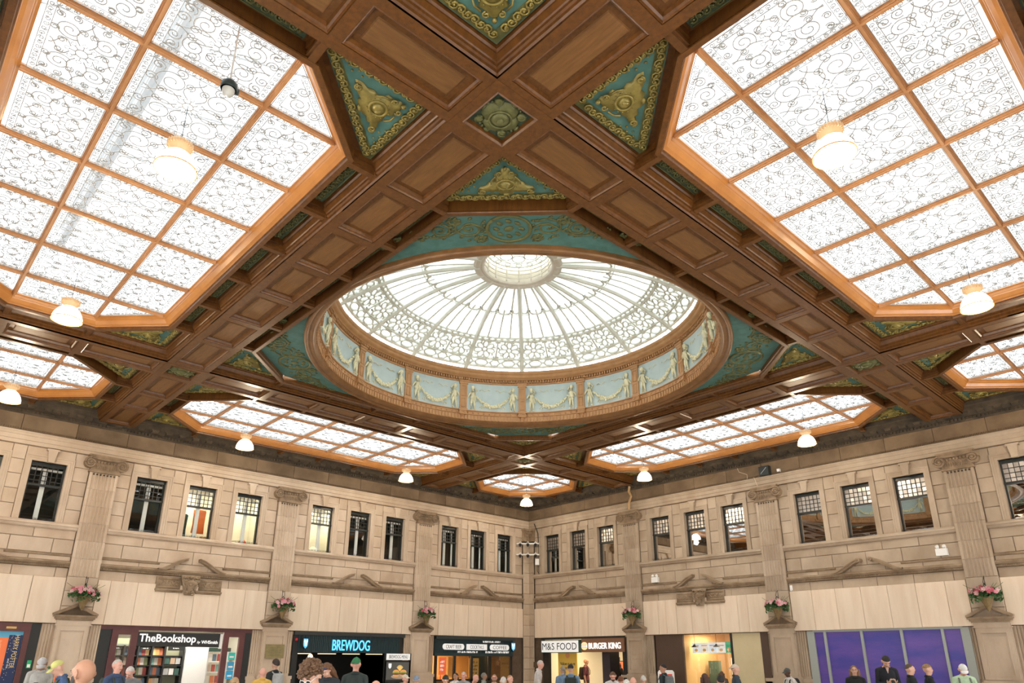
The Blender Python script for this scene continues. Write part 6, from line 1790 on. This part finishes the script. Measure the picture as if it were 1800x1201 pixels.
person('person in a tan and white cap below the burger menu board', 713, 1186, 16.5, 60, 'stand', (.06, .08, .05), 'pink', 'crop', (.2, .12, .06), hat='cap', hatcol=(.75, .68, .52))
person('person with grey-blue hat below the pedestal left of the craft beer windows', 732, 1193, 16, 170, 'stand', (.2, .22, .25), 'fair', 'crop', (.3, .3, .3), hat='beanie', hatcol=(.25, .33, .45))
person('bald person at the bottom edge left of the burger menu board', 662, 1196, 10, 150, 'stand', (.3, .3, .3), 'pink', None)
person('person with dark hair in a white shirt at the leftmost craft beer window', 784, 1189, 16.0, 20, 'bow', (.70, .70, .70), 'fair', 'mop', (.03, .03, .02))
person('person with dark tied hair and raised chin beside the leftmost craft beer window', 801, 1186, 19.8, -30, 'stand', (.72, .70, .68), 'tan', 'tail', (.04, .03, .02))
person('bald older person in a grey t-shirt before the craft beer windows', 815, 1181, 18, -20, 'stand', (.38, .38, .38), 'pink', 'crop', (.6, .57, .52), sleeves=False)
person('balding person in a dark jacket leaning right before the craft beer windows', 838, 1187, 17.5, 55, 'bow', (.02, .03, .05), 'pink', None)
person('person in grey behind the balding person in the dark jacket', 851, 1190, 20, 100, 'stand', (.28, .30, .28), 'olive', 'short', (.25, .25, .22))
person('bearded person with glasses and pale shirt before the third craft beer window', 869, 1186, 18, 0, 'stand', (.62, .60, .56), 'pink', 'crop', (.35, .20, .10), beard=(.30, .16, .09), glasses=(.05, .05, .05))
person('white-haired person at the bottom edge below the coffee sign', 885, 1193, 15.4, 170, 'stand', (.5, .5, .5), 'fair', 'short', (.80, .78, .74))
person('person with ginger-blond hair right of the white-haired person below the coffee sign', 897, 1190, 17, 40, 'stand', (.4, .34, .26), 'pink', 'crop', (.55, .30, .14))
person('person in a white patterned shirt walking right below the room corner', 951, 1161, 21, 78, 'walk', (.72, .68, .66), 'pink', 'crop', (.66, .62, .58), trou=2, pack=None)
person('person with a grey ponytail and denim top below the white food sign', 989, 1171, 20, -160, 'stand', (.16, .25, .36), 'fair', 'tail', (.36, .32, .26))
person('person in a black cap and denim shirt with black backpack, seen from behind', 1003, 1168, 18, 172, 'stand', (.18, .28, .40), 'fair', 'crop', (.5, .38, .2), hat='backcap', hatcol=(.02, .022, .025), pack=(.02, .03, .025))
person('bald person in a maroon t-shirt with backpack inside the food shop', 1030, 1158, 30.0, 70, 'stand', (.16, .04, .05), 'tan', None, pack=(.03, .02, .02), sleeves=False)
person('person with dark red hair and black coat inside the burger entrance', 1085, 1161, 29.5, -40, 'stand', (.01, .01, .012), 'fair', 'long', (.10, .02, .015))
person('bearded person in a white shirt looking down below the burger entrance', 1077, 1182, 17, -10, 'bow', (.72, .72, .72), 'pink', 'short', (.16, .08, .04), beard=(.16, .08, .04))
person('person with auburn hair at the bottom edge below the burger entrance', 1091, 1190, 16.5, 165, 'stand', (.2, .1, .08), 'fair', 'short', (.20, .07, .03))
person('white-haired person at the bottom edge right of the auburn-haired person', 1101, 1195, 13.6, 170, 'stand', (.4, .4, .42), 'fair', 'short', (.82, .80, .76))
person('bald pink-headed person at the bottom edge below the inscribed pedestal', 1113, 1194, 15.5, 160, 'stand', (.3, .32, .36), 'pink', None)
person('white-haired person at the bottom edge below the inscribed pedestal', 1131, 1195, 17.2, 175, 'stand', (.34, .3, .3), 'fair', 'short', (.80, .78, .74))
person('young person with black hair, navy t-shirt and patterned backpack by the red arrow sign', 1165, 1167, 19, -128, 'stand', (.015, .03, .035), 'tan', 'crop', (.012, .01, .01), pack=(.16, .19, .20), sleeves=False)
person('person with long brown hair below the burger counter window', 1238, 1184, 15.5, -170, 'stand', (.12, .07, .05), 'fair', 'long', (.09, .035, .02))
person('person with black hair at the bottom edge below the burger counter window', 1266, 1189, 14.5, 175, 'stand', (.03, .03, .03), 'fair', 'mop', (.012, .012, .014))
person('person with brown hair behind the black-haired person at the burger counter', 1268, 1180, 24, 165, 'stand', (.1, .08, .07), 'fair', 'long', (.12, .06, .03))
person('person in a backwards cream cap and navy hoodie facing right before the beige panel', 1292, 1168, 17, 82, 'stand', (.035, .055, .08), 'fair', 'crop', (.3, .2, .1), hat='backcap', hatcol=(.62, .52, .42))
person('person in a grey cap and white shirt with black backpack facing left', 1382, 1175, 19, -75, 'walk', (.74, .72, .70), 'brown', None, hat='cap', hatcol=(.08, .09, .09), pack=(.015, .015, .018))
person('person with glasses, light brown hair and black leather jacket before the purple hoarding', 1500, 1170, 17.5, -20, 'stand', (.012, .014, .014), 'fair', 'long', (.26, .14, .08), glasses=(.3, .2, .15))
q = person('tall dark-haired person in black looking at a phone before the purple hoarding', 1557, 1155, 17.5, -12, 'phone', (.012, .014, .022), 'fair', 'fringe', (.02, .016, .014), under=(.6, .4, .33)); held_phone(q[0], q[1], 'black phone held by the tall dark-haired person')
person('person with cropped dark blond hair in black facing right before the purple hoarding', 1598, 1167, 16, 78, 'stand', (.010, .014, .018), 'fair', 'crop', (.10, .065, .04))
person('person with blond mop of hair in black facing right before the purple hoarding', 1629, 1168, 16.3, 68, 'stand', (.010, .014, .018), 'fair', 'fringe', (.40, .24, .11))
person('person in a white cap and pale green t-shirt with shoulder straps, head bowed', 1692, 1169, 15.3, -18, 'bow', (.48, .66, .46), 'fair', 'crop', (.3, .2, .12), hat='cap', hatcol=(.78, .78, .78), pack=(.16, .18, .16), sleeves=False)
